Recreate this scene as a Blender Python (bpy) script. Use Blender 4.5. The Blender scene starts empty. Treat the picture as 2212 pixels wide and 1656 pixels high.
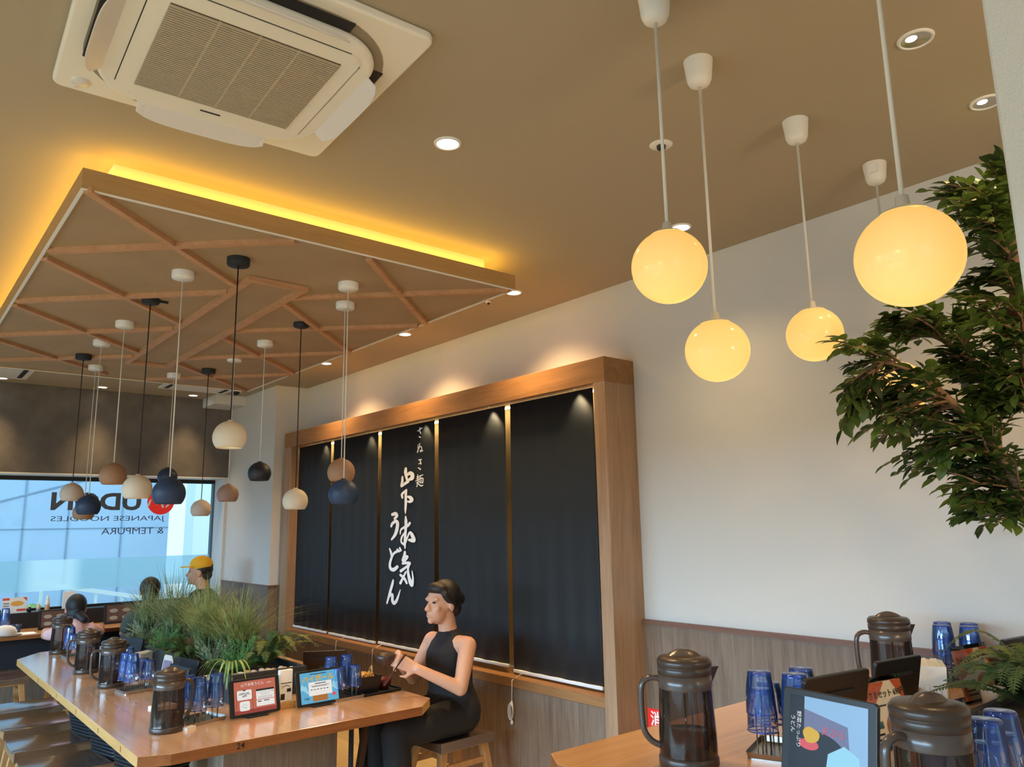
import bpy, bmesh, math, random
import numpy as np
from mathutils import Vector, Matrix
random.seed(11)
scene = bpy.context.scene
COL = scene.collection
PI = math.pi


def S(r, g, b):
    """sRGB 0-255 to linear"""
    def c(u):
        u /= 255.0
        return u / 12.92 if u <= 0.04045 else ((u + 0.055) / 1.055) ** 2.4
    return (c(r), c(g), c(b), 1.0)


# ------------------------------------------------------------------ camera
YAW, PITCH, ROLL, FPX = 0.6935, 0.1835, -0.0169, 1657.0
fw = Vector((math.sin(YAW) * math.cos(PITCH), math.cos(YAW) * math.cos(PITCH), math.sin(PITCH)))
rt = Vector((math.cos(YAW), -math.sin(YAW), 0))
up = rt.cross(fw)
rt, up = (math.cos(ROLL) * rt + math.sin(ROLL) * up, -math.sin(ROLL) * rt + math.cos(ROLL) * up)
cam_data = bpy.data.cameras.new('camera')
cam = bpy.data.objects.new('camera', cam_data)
COL.objects.link(cam)
cam_data.sensor_width = 36.0
cam_data.lens = FPX / 2212 * 36.0
cam_data.clip_start = 0.05
M3 = Matrix((rt, up, -fw)).transposed()
cam.matrix_world = Matrix.Translation((0, 0, 1.55)) @ M3.to_4x4()
scene.camera = cam

# ------------------------------------------------------------------ world and view
scene.view_settings.view_transform = 'Standard'
scene.view_settings.look = 'None'
scene.view_settings.exposure = 0.0
scene.view_settings.gamma = 1.0
scene.view_settings.use_curve_mapping = False
scene.cycles.transparent_max_bounces = 32
world = bpy.data.worlds.new('sky')
scene.world = world
world.use_nodes = True
bg = world.node_tree.nodes['Background']
bg.inputs['Color'].default_value = (0.50, 0.80, 1.0, 1)
bg.inputs['Strength'].default_value = 1.8


def lamp(name, kind, loc, power, color, **kw):
    d = bpy.data.lights.new(name, kind)
    d.energy = power
    d.color = color
    rot = kw.pop('rot', None)
    for k, v in kw.items():
        setattr(d, k, v)
    o = bpy.data.objects.new(name, d)
    o.location = loc
    if rot:
        o.rotation_euler = rot
    COL.objects.link(o)
    return o


# bright sky outside, seen through the long low-headed window of the left wall
lamp('daylight_sky', 'AREA', (-8.2, 3.0, 2.75), 2300, (0.43, 0.74, 1.04), shape='RECTANGLE', size=1.5, size_y=11.0, rot=(0, -PI / 2 + math.radians(12), 0))
# weaker daylight from the glazed shopfront behind the viewer
lamp('daylight_shopfront', 'AREA', (0.2, -3.05, 1.5), 16, (0.86, 0.95, 1.0), shape='RECTANGLE', size=5.0, size_y=1.8, rot=(PI / 2, 0, PI))
# unseen warm fill lights, added left of and behind the viewer for the wall
for _x, _y, _p in ((-1.9, 0.4, 22), (0.7, -1.9, 40), (1.7, -1.2, 54), (-2.1, 3.4, 32)):
    lamp('globe_and_fill_bulb', 'POINT', (_x, _y, 1.95), _p, (1.0, 0.62, 0.26), shadow_soft_size=0.10)
# sun on the buildings outside the end window
lamp('sun', 'SUN', (3, 20, 9), 2.2, (1.0, 0.97, 0.9), angle=0.02, rot=(math.radians(-38), math.radians(28), 0))


# ------------------------------------------------------------------ helpers: naming
def tag(o, label=None, cat=None, group=None, kind=None):
    if label: o['label'] = label
    if cat: o['category'] = cat
    if group: o['group'] = group
    if kind: o['kind'] = kind
    return o


def thing(name, label, cat, loc=(0, 0, 0), rotz=0.0, group=None):
    o = bpy.data.objects.new(name, None)
    o.empty_display_size = 0.1
    COL.objects.link(o)
    o.location = loc
    o.rotation_euler = (0, 0, rotz)
    return tag(o, label, cat, group)


def children_of(o):
    return [c for c in ALL if c.parent == o]


ALL = []


def dup(root, loc=None, rotz=None, label=None, group=None):
    """copy of a thing with copies of its parts and sub-parts (mesh data shared)"""
    def rec(o, parent):
        c = o.copy()
        COL.objects.link(c)
        if parent is not None:
            c.parent = parent
        for ch in [x for x in ALL if x.parent == o]:
            d = rec(ch, c)
            ALL.append(d)
        return c
    r = rec(root, None)
    if loc is not None: r.location = loc
    if rotz is not None: r.rotation_euler = (0, 0, rotz)
    if label: r['label'] = label
    if group: r['group'] = group
    return r


# ------------------------------------------------------------------ helpers: mesh building
class MB:
    def __init__(self):
        self.v, self.f, self.mi, self.sm = [], [], [], []
        self.cur = 0

    def add(self, vs, fs, smooth=False, M=None):
        b = len(self.v)
        for p in vs:
            p = Vector(p)
            self.v.append(M @ p if M is not None else p)
        for f in fs:
            self.f.append([b + i for i in f])
            self.mi.append(self.cur)
            self.sm.append(smooth)
        return self

    def box(self, x0, x1, y0, y1, z0, z1, M=None):
        vs = [(x, y, z) for z in (z0, z1) for y in (y0, y1) for x in (x0, x1)]
        fs = [(0, 2, 3, 1), (4, 5, 7, 6), (0, 1, 5, 4), (2, 6, 7, 3), (0, 4, 6, 2), (1, 3, 7, 5)]
        return self.add(vs, fs, False, M)

    def bar(self, a, b, w, h, upv=(0, 0, 1)):
        a, b = Vector(a), Vector(b)
        d = (b - a).normalized()
        u = Vector(upv)
        s = d.cross(u)
        if s.length < 1e-5: s = d.cross(Vector((1, 0, 0)))
        s.normalize()
        u = s.cross(d).normalized()
        vs = []
        for p in (a, b):
            for i, j in ((-1, -1), (1, -1), (1, 1), (-1, 1)):
                vs.append(p + s * i * w / 2 + u * j * h / 2)
        fs = [(3, 2, 1, 0), (4, 5, 6, 7), (0, 1, 5, 4), (1, 2, 6, 5), (2, 3, 7, 6), (3, 0, 4, 7)]
        return self.add(vs, fs)

    def lathe(self, prof, n=28, c=(0, 0, 0), smooth=True, M=None):
        vs, fs, rings = [], [], []
        for r, z in prof:
            if r <= 1e-6:
                rings.append([len(vs)])
                vs.append((c[0], c[1], c[2] + z))
            else:
                rings.append(list(range(len(vs), len(vs) + n)))
                for i in range(n):
                    a = 2 * PI * i / n
                    vs.append((c[0] + r * math.cos(a), c[1] + r * math.sin(a), c[2] + z))
        for A, B in zip(rings, rings[1:]):
            if len(A) == 1 and len(B) == 1: continue
            for i in range(n):
                j = (i + 1) % n
                if len(A) == 1: fs.append((A[0], B[j], B[i]))
                elif len(B) == 1: fs.append((A[i], A[j], B[0]))
                else: fs.append((A[i], A[j], B[j], B[i]))
        return self.add(vs, fs, smooth, M)

    def tube(self, pts, r, n=8, cap=True, smooth=True, flat=1.0):
        pts = [Vector(p) for p in pts]
        rs = r if isinstance(r, (list, tuple)) else [r] * len(pts)
        vs, fs = [], []
        ref = None
        for i, p in enumerate(pts):
            d = (pts[min(i + 1, len(pts) - 1)] - pts[max(i - 1, 0)])
            d = d.normalized() if d.length > 1e-9 else Vector((0, 0, 1))
            if ref is None:
                ref = Vector((0, 0, 1)) if abs(d.z) < 0.9 else Vector((1, 0, 0))
            s = d.cross(ref)
            if s.length < 1e-6: s = d.cross(Vector((0.3, 1, 0.2)))
            s.normalize()
            u = s.cross(d).normalized()
            ref = u
            for k in range(n):
                a = 2 * PI * k / n
                vs.append(p + s * rs[i] * math.cos(a) + u * rs[i] * flat * math.sin(a))
        for i in range(len(pts) - 1):
            for k in range(n):
                j = (k + 1) % n
                fs.append((i * n + k, i * n + j, (i + 1) * n + j, (i + 1) * n + k))
        if cap:
            fs.append(tuple(range(n))[::-1])
            b = (len(pts) - 1) * n
            fs.append(tuple(range(b, b + n)))
        return self.add(vs, fs, smooth)

    def prism(self, poly, z0, z1, M=None, smooth=False):
        n = len(poly)
        vs = [(x, y, z0) for x, y in poly] + [(x, y, z1) for x, y in poly]
        fs = [tuple(range(n))[::-1], tuple(range(n, 2 * n))] + [(i, (i + 1) % n, n + (i + 1) % n, n + i) for i in range(n)]
        return self.add(vs, fs, smooth, M)

    def ell(self, c, r, n=14, m=9, M=None):
        vs, fs = [], []
        c = Vector(c)
        R = Vector(r) if hasattr(r, '__len__') else Vector((r, r, r))
        for j in range(1, m):
            t = PI * j / m
            for i in range(n):
                a = 2 * PI * i / n
                vs.append(Vector((R.x * math.sin(t) * math.cos(a), R.y * math.sin(t) * math.sin(a), R.z * math.cos(t))))
        vs += [Vector((0, 0, R.z)), Vector((0, 0, -R.z))]
        top, bot = len(vs) - 2, len(vs) - 1
        for j in range(m - 2):
            for i in range(n):
                k = (i + 1) % n
                fs.append((j * n + i, (j + 1) * n + i, (j + 1) * n + k, j * n + k))
        for i in range(n):
            k = (i + 1) % n
            fs.append((top, i, k))
            fs.append((bot, (m - 2) * n + k, (m - 2) * n + i))
        vs = [(M @ v if M is not None else v) + c for v in vs]
        return self.add(vs, fs, True)

    def capsule(self, a, b, ra, rb, n=12):
        """closed tapered limb"""
        a, b = Vector(a), Vector(b)
        d = (b - a)
        L = d.length
        d.normalize()
        pts, rs = [], []
        for t in (-1.0, -0.92, -0.7, -0.35, 0.0):
            pts.append(a + d * ra * t)
            rs.append(max(0.0015, ra * math.sqrt(max(0, 1 - t * t))))
        for t in (0.0, 0.35, 0.7, 0.92, 1.0):
            pts.append(b + d * rb * t)
            rs.append(max(0.0015, rb * math.sqrt(max(0, 1 - t * t))))
        return self.tube(pts, rs, n)

    def chain(self, pts, rs, n=12):
        for i in range(len(pts) - 1):
            self.capsule(pts[i], pts[i + 1], rs[i], rs[i + 1], n)
        return self

    def rrect(self, w, h, r, z0, z1, M=None, k=5):
        return self.prism(rounded(w, h, r, k), z0, z1, M)

    def text(self, body, size, M, align='CENTER', bold=0.0, depth=0.0, spacing=1.0):
        vs, fs = text_geo(body, align, bold, spacing)
        self.add([(x * size, y * size, depth) for x, y in vs], fs, False, M)
        return self

    def brush(self, strokes, M=None, cell=0.0022, k=1.0):
        """flat brush lettering: every stroke a list of (u, v, width); the union is cut from a fine grid (k squeezes u)"""
        segs = []
        for pl in strokes:
            P = [Vector((p[0] * k, p[1])) for p in pl]
            W = [p[2] / 2 for p in pl]
            Q, V = [], []
            for i in range(len(P) - 1):
                p0, p1, p2, p3 = P[max(i - 1, 0)], P[i], P[i + 1], P[min(i + 2, len(P) - 1)]
                for q in range(6):
                    t = q / 6
                    Q.append(0.5 * ((2 * p1) + (p2 - p0) * t + (2 * p0 - 5 * p1 + 4 * p2 - p3) * t * t + (3 * p1 - p0 - 3 * p2 + p3) * t ** 3))
                    V.append(W[i] * (1 - t) + W[i + 1] * t)
            Q.append(P[-1]); V.append(W[-1])
            segs += [(Q[i], Q[i + 1], V[i], V[i + 1]) for i in range(len(Q) - 1)]
        wm = max(max(a[2], a[3]) for a in segs) + 3 * cell
        u0 = min(min(a[0].x, a[1].x) for a in segs) - wm
        v0 = min(min(a[0].y, a[1].y) for a in segs) - wm
        nu = int((max(max(a[0].x, a[1].x) for a in segs) + wm - u0) / cell) + 2
        nv = int((max(max(a[0].y, a[1].y) for a in segs) + wm - v0) / cell) + 2
        D = np.full((nv, nu), 1.0)
        for a, b, ra, rb in segs:
            m = max(ra, rb) + 2.5 * cell
            i0, i1 = int((min(a.x, b.x) - m - u0) / cell), int((max(a.x, b.x) + m - u0) / cell) + 2
            j0, j1 = int((min(a.y, b.y) - m - v0) / cell), int((max(a.y, b.y) + m - v0) / cell) + 2
            i0, j0, i1, j1 = max(i0, 0), max(j0, 0), min(i1, nu), min(j1, nv)
            X = u0 + np.arange(i0, i1)[None, :] * cell
            Y = v0 + np.arange(j0, j1)[:, None] * cell
            dx, dy = b.x - a.x, b.y - a.y
            L2 = dx * dx + dy * dy + 1e-12
            t = np.clip(((X - a.x) * dx + (Y - a.y) * dy) / L2, 0, 1)
            d = np.hypot(X - a.x - t * dx, Y - a.y - t * dy) - (ra + (rb - ra) * t)
            D[j0:j1, i0:i1] = np.minimum(D[j0:j1, i0:i1], d)
        vs, fs = [], []
        ins = D < 0
        anyin = ins[:-1, :-1] | ins[1:, :-1] | ins[:-1, 1:] | ins[1:, 1:]
        for j, i in zip(*np.nonzero(anyin)):
            cs = [(j, i), (j, i + 1), (j + 1, i + 1), (j + 1, i)]
            poly = []
            for q in range(4):
                (ja, ia), (jb, ib) = cs[q], cs[(q + 1) % 4]
                da, db = D[ja, ia], D[jb, ib]
                if da < 0: poly.append((ia, ja))
                if (da < 0) != (db < 0):
                    t = da / (da - db)
                    poly.append((ia + (ib - ia) * t, ja + (jb - ja) * t))
            if len(poly) >= 3:
                b0 = len(vs)
                vs += [((u0 + x * cell) / k, v0 + y * cell, 0.0) for x, y in poly]
                fs.append(tuple(range(b0, b0 + len(poly))))
        return self.add(vs, fs, False, M)

    def obj(self, name, mat, parent=None, bevel=0.0, seg=2, weld=False, normals=True):
        me = bpy.data.meshes.new(name)
        me.from_pydata([tuple(p) for p in self.v], [], self.f)
        mats = mat if isinstance(mat, (list, tuple)) else [mat]
        for m in mats: me.materials.append(m)
        me.polygons.foreach_set('material_index', [min(i, len(mats) - 1) for i in self.mi])
        me.polygons.foreach_set('use_smooth', self.sm)
        if normals:
            b = bmesh.new()
            b.from_mesh(me)
            if weld: bmesh.ops.remove_doubles(b, verts=b.verts, dist=1e-5)
            bmesh.ops.recalc_face_normals(b, faces=b.faces)
            b.to_mesh(me)
            b.free()
        me.update()
        o = bpy.data.objects.new(name, me)
        COL.objects.link(o)
        if parent is not None: o.parent = parent
        if bevel:
            md = o.modifiers.new('bevel', 'BEVEL')
            md.width = bevel
            md.segments = seg
            md.limit_method = 'ANGLE'
            md.angle_limit = math.radians(40)
            md.harden_normals = False
        ALL.append(o)
        return o


def rounded(w, h, r, k=5):
    out = []
    for cx, cy, a0 in ((w / 2 - r, h / 2 - r, 0), (-w / 2 + r, h / 2 - r, PI / 2), (-w / 2 + r, -h / 2 + r, PI), (w / 2 - r, -h / 2 + r, 1.5 * PI)):
        for i in range(k + 1):
            a = a0 + PI / 2 * i / k
            out.append((cx + r * math.cos(a), cy + r * math.sin(a)))
    return out


_TXT = {}


def text_geo(body, align='CENTER', bold=0.0, spacing=1.0):
    key = (body, align, bold, spacing)
    if key in _TXT: return _TXT[key]
    c = bpy.data.curves.new('lettering', 'FONT')
    c.body = body
    c.align_x = align
    c.align_y = 'CENTER'
    c.offset = bold
    c.space_character = spacing
    c.resolution_u = 3
    o = bpy.data.objects.new('lettering', c)
    COL.objects.link(o)
    dg = bpy.context.evaluated_depsgraph_get()
    me = bpy.data.meshes.new_from_object(o.evaluated_get(dg))
    vs = [(v.co.x, v.co.y) for v in me.vertices]
    fs = [tuple(p.vertices) for p in me.polygons]
    bpy.data.objects.remove(o)
    bpy.data.curves.remove(c)
    bpy.data.meshes.remove(me)
    _TXT[key] = (vs, fs)
    return vs, fs


def merged(mb, name, mat, parent=None, voxel=0.01, smooth=4):
    """one continuous skin over overlapping limbs"""
    o = mb.obj('blend', mat, None)
    ALL.remove(o)
    md = o.modifiers.new('r', 'REMESH')
    md.mode = 'VOXEL'
    md.voxel_size = voxel
    md.use_smooth_shade = True
    sm = o.modifiers.new('s', 'SMOOTH')
    sm.factor = 0.5
    sm.iterations = smooth
    dg = bpy.context.evaluated_depsgraph_get()
    me = bpy.data.meshes.new_from_object(o.evaluated_get(dg))
    me.name = name
    bpy.data.objects.remove(o)
    me.materials.clear()
    me.materials.append(mat)
    for p in me.polygons: p.use_smooth = True
    o = bpy.data.objects.new(name, me)
    COL.objects.link(o)
    if parent is not None: o.parent = parent
    ALL.append(o)
    return o


def frame_from(origin, xaxis, yaxis):
    x = Vector(xaxis).normalized()
    y = Vector(yaxis)
    y = (y - x * y.dot(x)).normalized()
    z = x.cross(y)
    m = Matrix((x, y, z)).transposed().to_4x4()
    m.translation = Vector(origin)
    return m


def struct(o):
    o['kind'] = 'structure'
    return o

# ------------------------------------------------------------------ materials
def M(name, col, rough=0.5, metal=0.0, spec=0.5, bump=None, vary=None, emit=None, coat=0.0, sheen=0.0):
    m = bpy.data.materials.new(name)
    m.use_nodes = True
    nt = m.node_tree
    p = nt.nodes['Principled BSDF']
    p.inputs['Base Color'].default_value = col
    p.inputs['Roughness'].default_value = rough
    p.inputs['Metallic'].default_value = metal
    p.inputs['Specular IOR Level'].default_value = spec
    p.inputs['Coat Weight'].default_value = coat
    p.inputs['Sheen Weight'].default_value = sheen
    tc = None
    if vary or bump:
        tc = nt.nodes.new('ShaderNodeTexCoord')
    if vary:
        scale, amt = vary
        n = nt.nodes.new('ShaderNodeTexNoise')
        n.inputs['Scale'].default_value = scale
        n.inputs['Detail'].default_value = 4
        nt.links.new(tc.outputs['Object'], n.inputs['Vector'])
        r = nt.nodes.new('ShaderNodeValToRGB')
        r.color_ramp.elements[0].position = 0.3
        r.color_ramp.elements[1].position = 0.7
        r.color_ramp.elements[0].color = tuple(max(0, c * (1 - amt)) for c in col[:3]) + (1,)
        r.color_ramp.elements[1].color = tuple(min(1, c * (1 + amt)) for c in col[:3]) + (1,)
        nt.links.new(n.outputs['Fac'], r.inputs['Fac'])
        nt.links.new(r.outputs['Color'], p.inputs['Base Color'])
    if bump:
        scale, st = bump
        n2 = nt.nodes.new('ShaderNodeTexNoise')
        n2.inputs['Scale'].default_value = scale
        n2.inputs['Detail'].default_value = 3
        nt.links.new(tc.outputs['Object'], n2.inputs['Vector'])
        b = nt.nodes.new('ShaderNodeBump')
        b.inputs['Strength'].default_value = st
        b.inputs['Distance'].default_value = 0.01
        nt.links.new(n2.outputs['Fac'], b.inputs['Height'])
        nt.links.new(b.outputs['Normal'], p.inputs['Normal'])
    if emit:
        p.inputs['Emission Color'].default_value = emit[0]
        p.inputs['Emission Strength'].default_value = emit[1]
    return m


def wood(name, dark, light, axis='x', scale=5.0, rough=0.45, spec=0.4, stretch=14.0, planks=None, coat=0.0, fine=0.5):
    m = bpy.data.materials.new(name)
    m.use_nodes = True
    nt = m.node_tree
    N, L = nt.nodes, nt.links
    p = N['Principled BSDF']
    p.inputs['Roughness'].default_value = rough
    p.inputs['Specular IOR Level'].default_value = spec
    p.inputs['Coat Weight'].default_value = coat
    p.inputs['Coat Roughness'].default_value = 0.13
    p.inputs['Coat IOR'].default_value = 1.85
    tc = N.new('ShaderNodeTexCoord')
    mp = N.new('ShaderNodeMapping')
    s = [scale * stretch / 4] * 3
    s['xyz'.index(axis)] = scale / 4
    mp.inputs['Scale'].default_value = s
    L.new(tc.outputs['Object'], mp.inputs['Vector'])
    n1 = N.new('ShaderNodeTexNoise')
    n1.inputs['Scale'].default_value = 1.0
    n1.inputs['Detail'].default_value = 6
    n1.inputs['Roughness'].default_value = 0.65
    n1.inputs['Distortion'].default_value = 0.6
    L.new(mp.outputs['Vector'], n1.inputs['Vector'])
    n2 = N.new('ShaderNodeTexNoise')
    n2.inputs['Scale'].default_value = 4.5
    n2.inputs['Detail'].default_value = 3
    L.new(mp.outputs['Vector'], n2.inputs['Vector'])
    mx = N.new('ShaderNodeMix')
    mx.inputs['Factor'].default_value = fine * 0.6
    L.new(n1.outputs['Fac'], mx.inputs['A'])
    L.new(n2.outputs['Fac'], mx.inputs['B'])
    r = N.new('ShaderNodeValToRGB')
    r.color_ramp.elements[0].position = 0.32
    r.color_ramp.elements[1].position = 0.68
    r.color_ramp.elements[0].color = dark
    r.color_ramp.elements[1].color = light
    L.new(mx.outputs['Result'], r.inputs['Fac'])
    out = r.outputs['Color']
    if planks:
        ax, width, amt = planks
        sep = N.new('ShaderNodeSeparateXYZ')
        L.new(tc.outputs['Object'], sep.inputs['Vector'])
        d = N.new('ShaderNodeMath'); d.operation = 'DIVIDE'
        L.new(sep.outputs['XYZ'.index(ax.upper())], d.inputs[0]); d.inputs[1].default_value = width
        fl = N.new('ShaderNodeMath'); fl.operation = 'FLOOR'
        L.new(d.outputs[0], fl.inputs[0])
        wn = N.new('ShaderNodeTexWhiteNoise'); wn.noise_dimensions = '1D'
        L.new(fl.outputs[0], wn.inputs['W'])
        mr = N.new('ShaderNodeMapRange')
        mr.inputs['To Min'].default_value = 1 - amt
        mr.inputs['To Max'].default_value = 1 + amt
        L.new(wn.outputs['Value'], mr.inputs['Value'])
        mul = N.new('ShaderNodeMix'); mul.data_type = 'RGBA'; mul.blend_type = 'MULTIPLY'
        mul.inputs['Factor'].default_value = 1.0
        L.new(out, mul.inputs['A'])
        L.new(mr.outputs['Result'], mul.inputs['B'])
        out = mul.outputs['Result']
    L.new(out, p.inputs['Base Color'])
    b = N.new('ShaderNodeBump')
    b.inputs['Strength'].default_value = 0.08
    b.inputs['Distance'].default_value = 0.004
    L.new(mx.outputs['Result'], b.inputs['Height'])
    L.new(b.outputs['Normal'], p.inputs['Normal'])
    return m


def tint(name, col, rough=0.03, ior=1.5, body=0.0, bodycol=None):
    """thin walled clear coloured plastic or glass"""
    m = bpy.data.materials.new(name)
    m.use_nodes = True
    nt = m.node_tree
    N, L = nt.nodes, nt.links
    N.remove(N['Principled BSDF'])
    out = N['Material Output']
    tr = N.new('ShaderNodeBsdfTransparent'); tr.inputs['Color'].default_value = col
    gl = N.new('ShaderNodeBsdfGlossy'); gl.inputs['Roughness'].default_value = rough
    fr = N.new('ShaderNodeFresnel'); fr.inputs['IOR'].default_value = ior
    mx = N.new('ShaderNodeMixShader')
    L.new(fr.outputs[0], mx.inputs['Fac'])
    src = tr.outputs[0]
    if body:
        df = N.new('ShaderNodeBsdfDiffuse'); df.inputs['Color'].default_value = bodycol or col
        m2 = N.new('ShaderNodeMixShader'); m2.inputs['Fac'].default_value = body
        L.new(tr.outputs[0], m2.inputs[1]); L.new(df.outputs[0], m2.inputs[2])
        src = m2.outputs[0]
    L.new(src, mx.inputs[1]); L.new(gl.outputs[0], mx.inputs[2])
    L.new(mx.outputs[0], out.inputs['Surface'])
    return m


def glow(name, col, strength):
    m = bpy.data.materials.new(name)
    m.use_nodes = True
    nt = m.node_tree
    nt.nodes.remove(nt.nodes['Principled BSDF'])
    e = nt.nodes.new('ShaderNodeEmission')
    e.inputs['Color'].default_value = col
    e.inputs['Strength'].default_value = strength
    nt.links.new(e.outputs[0], nt.nodes['Material Output'].inputs['Surface'])
    return m


m_ceiling = M('ceiling_paint', S(170, 155, 129), 0.9, bump=(160, 0.05))
m_wall = M('wallpaper_white', S(207, 207, 203), 0.9, bump=(220, 0.12))
m_column = M('wallpaper_column', S(214, 214, 208), 0.9, bump=(260, 0.25))
m_soffit = M('charcoal_wallpaper', S(100, 96, 92), 0.8, vary=(7, 0.18), bump=(60, 0.1))
m_floor = wood('floor_vinyl', S(190, 166, 126), S(214, 192, 150), 'y', 4, 0.4, planks=('x', 0.15, 0.06))
m_wains = wood('wainscot_laminate', S(104, 86, 72), S(142, 122, 104), 'z', 7, 0.5, planks=('y', 0.42, 0.06))
m_wains_x = wood('laminate_panel', S(104, 86, 72), S(140, 120, 102), 'z', 7, 0.5)
m_cap = wood('wainscot_cap_wood', S(104, 72, 58), S(128, 92, 76), 'y', 5, 0.45)
m_frame_h = wood('oak_header', S(134, 94, 56), S(168, 122, 76), 'y', 5, 0.5)
m_frame_v = wood('oak_post_daylit', S(146, 114, 86), S(178, 146, 116), 'z', 5, 0.5)  # paler than the header: daylight and coat sheen put into the colour
m_back = M('niche_backing', S(214, 190, 150), 0.75)
m_blind = M('blind_fabric_navy', S(31, 36, 40), 0.62, spec=0.35, bump=(900, 0.12))
m_white_ink = M('white_print', S(252, 253, 254), 0.7)
m_rail = M('blind_rail_white', S(232, 234, 236), 0.3)
m_cord_white = M('white_cord', S(228, 224, 214), 0.6)
m_cord_black = M('black_cord', S(22, 22, 24), 0.6)
m_table = wood('tabletop_beech', S(202, 152, 112), S(226, 182, 140), 'y', 4.5, 0.24, 0.5, planks=('x', 0.065, 0.07), coat=0.9)
m_table_x = wood('tabletop_oak', S(190, 138, 88), S(218, 172, 120), 'x', 4.5, 0.3, 0.5, planks=('y', 0.07, 0.06), coat=0.35)
m_edge = wood('table_edge_wood', S(190, 140, 80), S(214, 170, 108), 'y', 6, 0.35)
m_edge_shaded = wood('table_edge_wood_shaded', S(124, 70, 34), S(156, 96, 52), 'x', 6, 0.35)  # darker copy of the edge wood, front edge shade put into its colour
m_seat = wood('stool_seat_walnut', S(82, 60, 46), S(116, 88, 66), 'x', 6, 0.28, 0.5, coat=1.0)
m_leg = wood('stool_leg_beech', S(164, 116, 70), S(196, 148, 96), 'z', 6, 0.45)
m_cloud = M('canopy_panel_veneer', S(164, 138, 104), 0.75, vary=(3.0, 0.08), bump=(40, 0.05))
m_fascia = wood('canopy_fascia_veneer', S(168, 130, 78), S(188, 150, 96), 'x', 6, 0.6)
m_batten = wood('batten_wood', S(176, 128, 88), S(204, 156, 112), 'x', 8, 0.55)
m_ac = M('air_conditioner_plastic', S(236, 228, 210), 0.45)
m_ac_dark = M('air_outlet_dark', S(36, 33, 30), 0.6)
m_ac_grille = M('grille_plastic', S(186, 170, 144), 0.5)
m_ac_shade = M('grille_filter', S(92, 76, 58), 0.8)
m_ac_flap = M('louver_plastic', S(220, 212, 204), 0.4)
m_white_plastic = M('white_plastic', S(230, 226, 216), 0.4)
m_black = M('black_plastic', S(20, 20, 22), 0.38)
m_black_matt = M('black_matt', S(26, 27, 30), 0.65)
m_chrome = M('chrome_wire', S(200, 200, 200), 0.18, 1.0)
m_steel = M('steel_tray', S(170, 168, 164), 0.28, 1.0)
m_dl_reflector = M('downlight_reflector', S(215, 210, 200), 0.15, 1.0)
m_dl_on = glow('downlight_lit', (1.0, 0.93, 0.80, 1), 9.0)
m_led = glow('cove_led', (1.0, 0.60, 0.07, 1), 18.0)
m_gold_led = glow('niche_led', (1.0, 0.72, 0.32, 1), 20.0)
m_ball_lit = glow('pendant_diffuser', (1.0, 0.74, 0.32, 1), 1.6)
m_ball_white = M('pendant_cream', S(222, 210, 190), 0.55, bump=(120, 0.04))
m_ball_pink = M('pendant_sand', S(206, 190, 176), 0.6)
m_ball_brown = M('pendant_terracotta', S(164, 126, 96), 0.6)
m_ball_rose = M('pendant_rosewood', S(156, 126, 112), 0.6)
m_ball_navy = M('pendant_navy', S(34, 56, 88), 0.5)
m_ball_dark = M('pendant_dark_navy', S(30, 36, 50), 0.5)
m_pitcher = tint('smoked_brown_plastic', (0.46, 0.385, 0.35, 1), 0.06, 1.55, 0.10, S(120, 98, 86))
m_pitcher_solid = M('brown_plastic', S(66, 52, 43), 0.32, spec=0.5)
m_pitcher_handle = M('brown_handle_plastic', S(82, 69, 62), 0.25, spec=0.6)
m_glass = tint('blue_glass', (0.80, 0.89, 1.0, 1), 0.03, 1.6, 0.14, (0.10, 0.28, 0.95, 1))
m_glass_base = tint('blue_glass_base', (0.42, 0.55, 0.95, 1), 0.05, 1.6, 0.3, (0.05, 0.14, 0.70, 1))
m_tea = tint('barley_tea', (0.45, 0.25, 0.12, 1), 0.1, 1.33)
m_paper = M('white_paper', S(236, 234, 228), 0.8)
m_acrylic = tint('clear_acrylic', (0.93, 0.95, 0.96, 1), 0.03, 1.45)
m_window = tint('window_glass', (0.93, 0.97, 0.98, 1), 0.0, 1.35)
m_skin = M('skin', S(206, 156, 128), 0.55, vary=(9, 0.04))
m_hair = M('black_hair', S(26, 22, 22), 0.45, bump=(220, 0.3))
m_eye = M('eye_dark', S(28, 20, 18), 0.2)
m_lip = M('lip', S(176, 104, 96), 0.5)
m_planter = M('planter_black', S(42, 46, 50), 0.6, vary=(12, 0.15), bump=(50, 0.1))
m_soil = M('planter_soil', S(60, 48, 38), 0.95, bump=(80, 0.4))


def leafmat(name, a, b, scale=9.0, trans=0.25, rough=0.5):
    m = bpy.data.materials.new(name)
    m.use_nodes = True
    nt = m.node_tree
    N, L = nt.nodes, nt.links
    p = N['Principled BSDF']
    p.inputs['Roughness'].default_value = rough
    tc = N.new('ShaderNodeTexCoord')
    n = N.new('ShaderNodeTexNoise')
    n.inputs['Scale'].default_value = scale
    n.inputs['Detail'].default_value = 3
    L.new(tc.outputs['Object'], n.inputs['Vector'])
    r = N.new('ShaderNodeValToRGB')
    r.color_ramp.elements[0].position = 0.36
    r.color_ramp.elements[1].position = 0.64
    r.color_ramp.elements[0].color = a
    r.color_ramp.elements[1].color = b
    L.new(n.outputs['Fac'], r.inputs['Fac'])
    L.new(r.outputs['Color'], p.inputs['Base Color'])
    t = N.new('ShaderNodeBsdfTranslucent')
    L.new(r.outputs['Color'], t.inputs['Color'])
    mx = N.new('ShaderNodeMixShader')
    mx.inputs['Fac'].default_value = trans
    L.new(p.outputs[0], mx.inputs[1]); L.new(t.outputs[0], mx.inputs[2])
    L.new(mx.outputs[0], N['Material Output'].inputs['Surface'])
    return m


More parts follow.
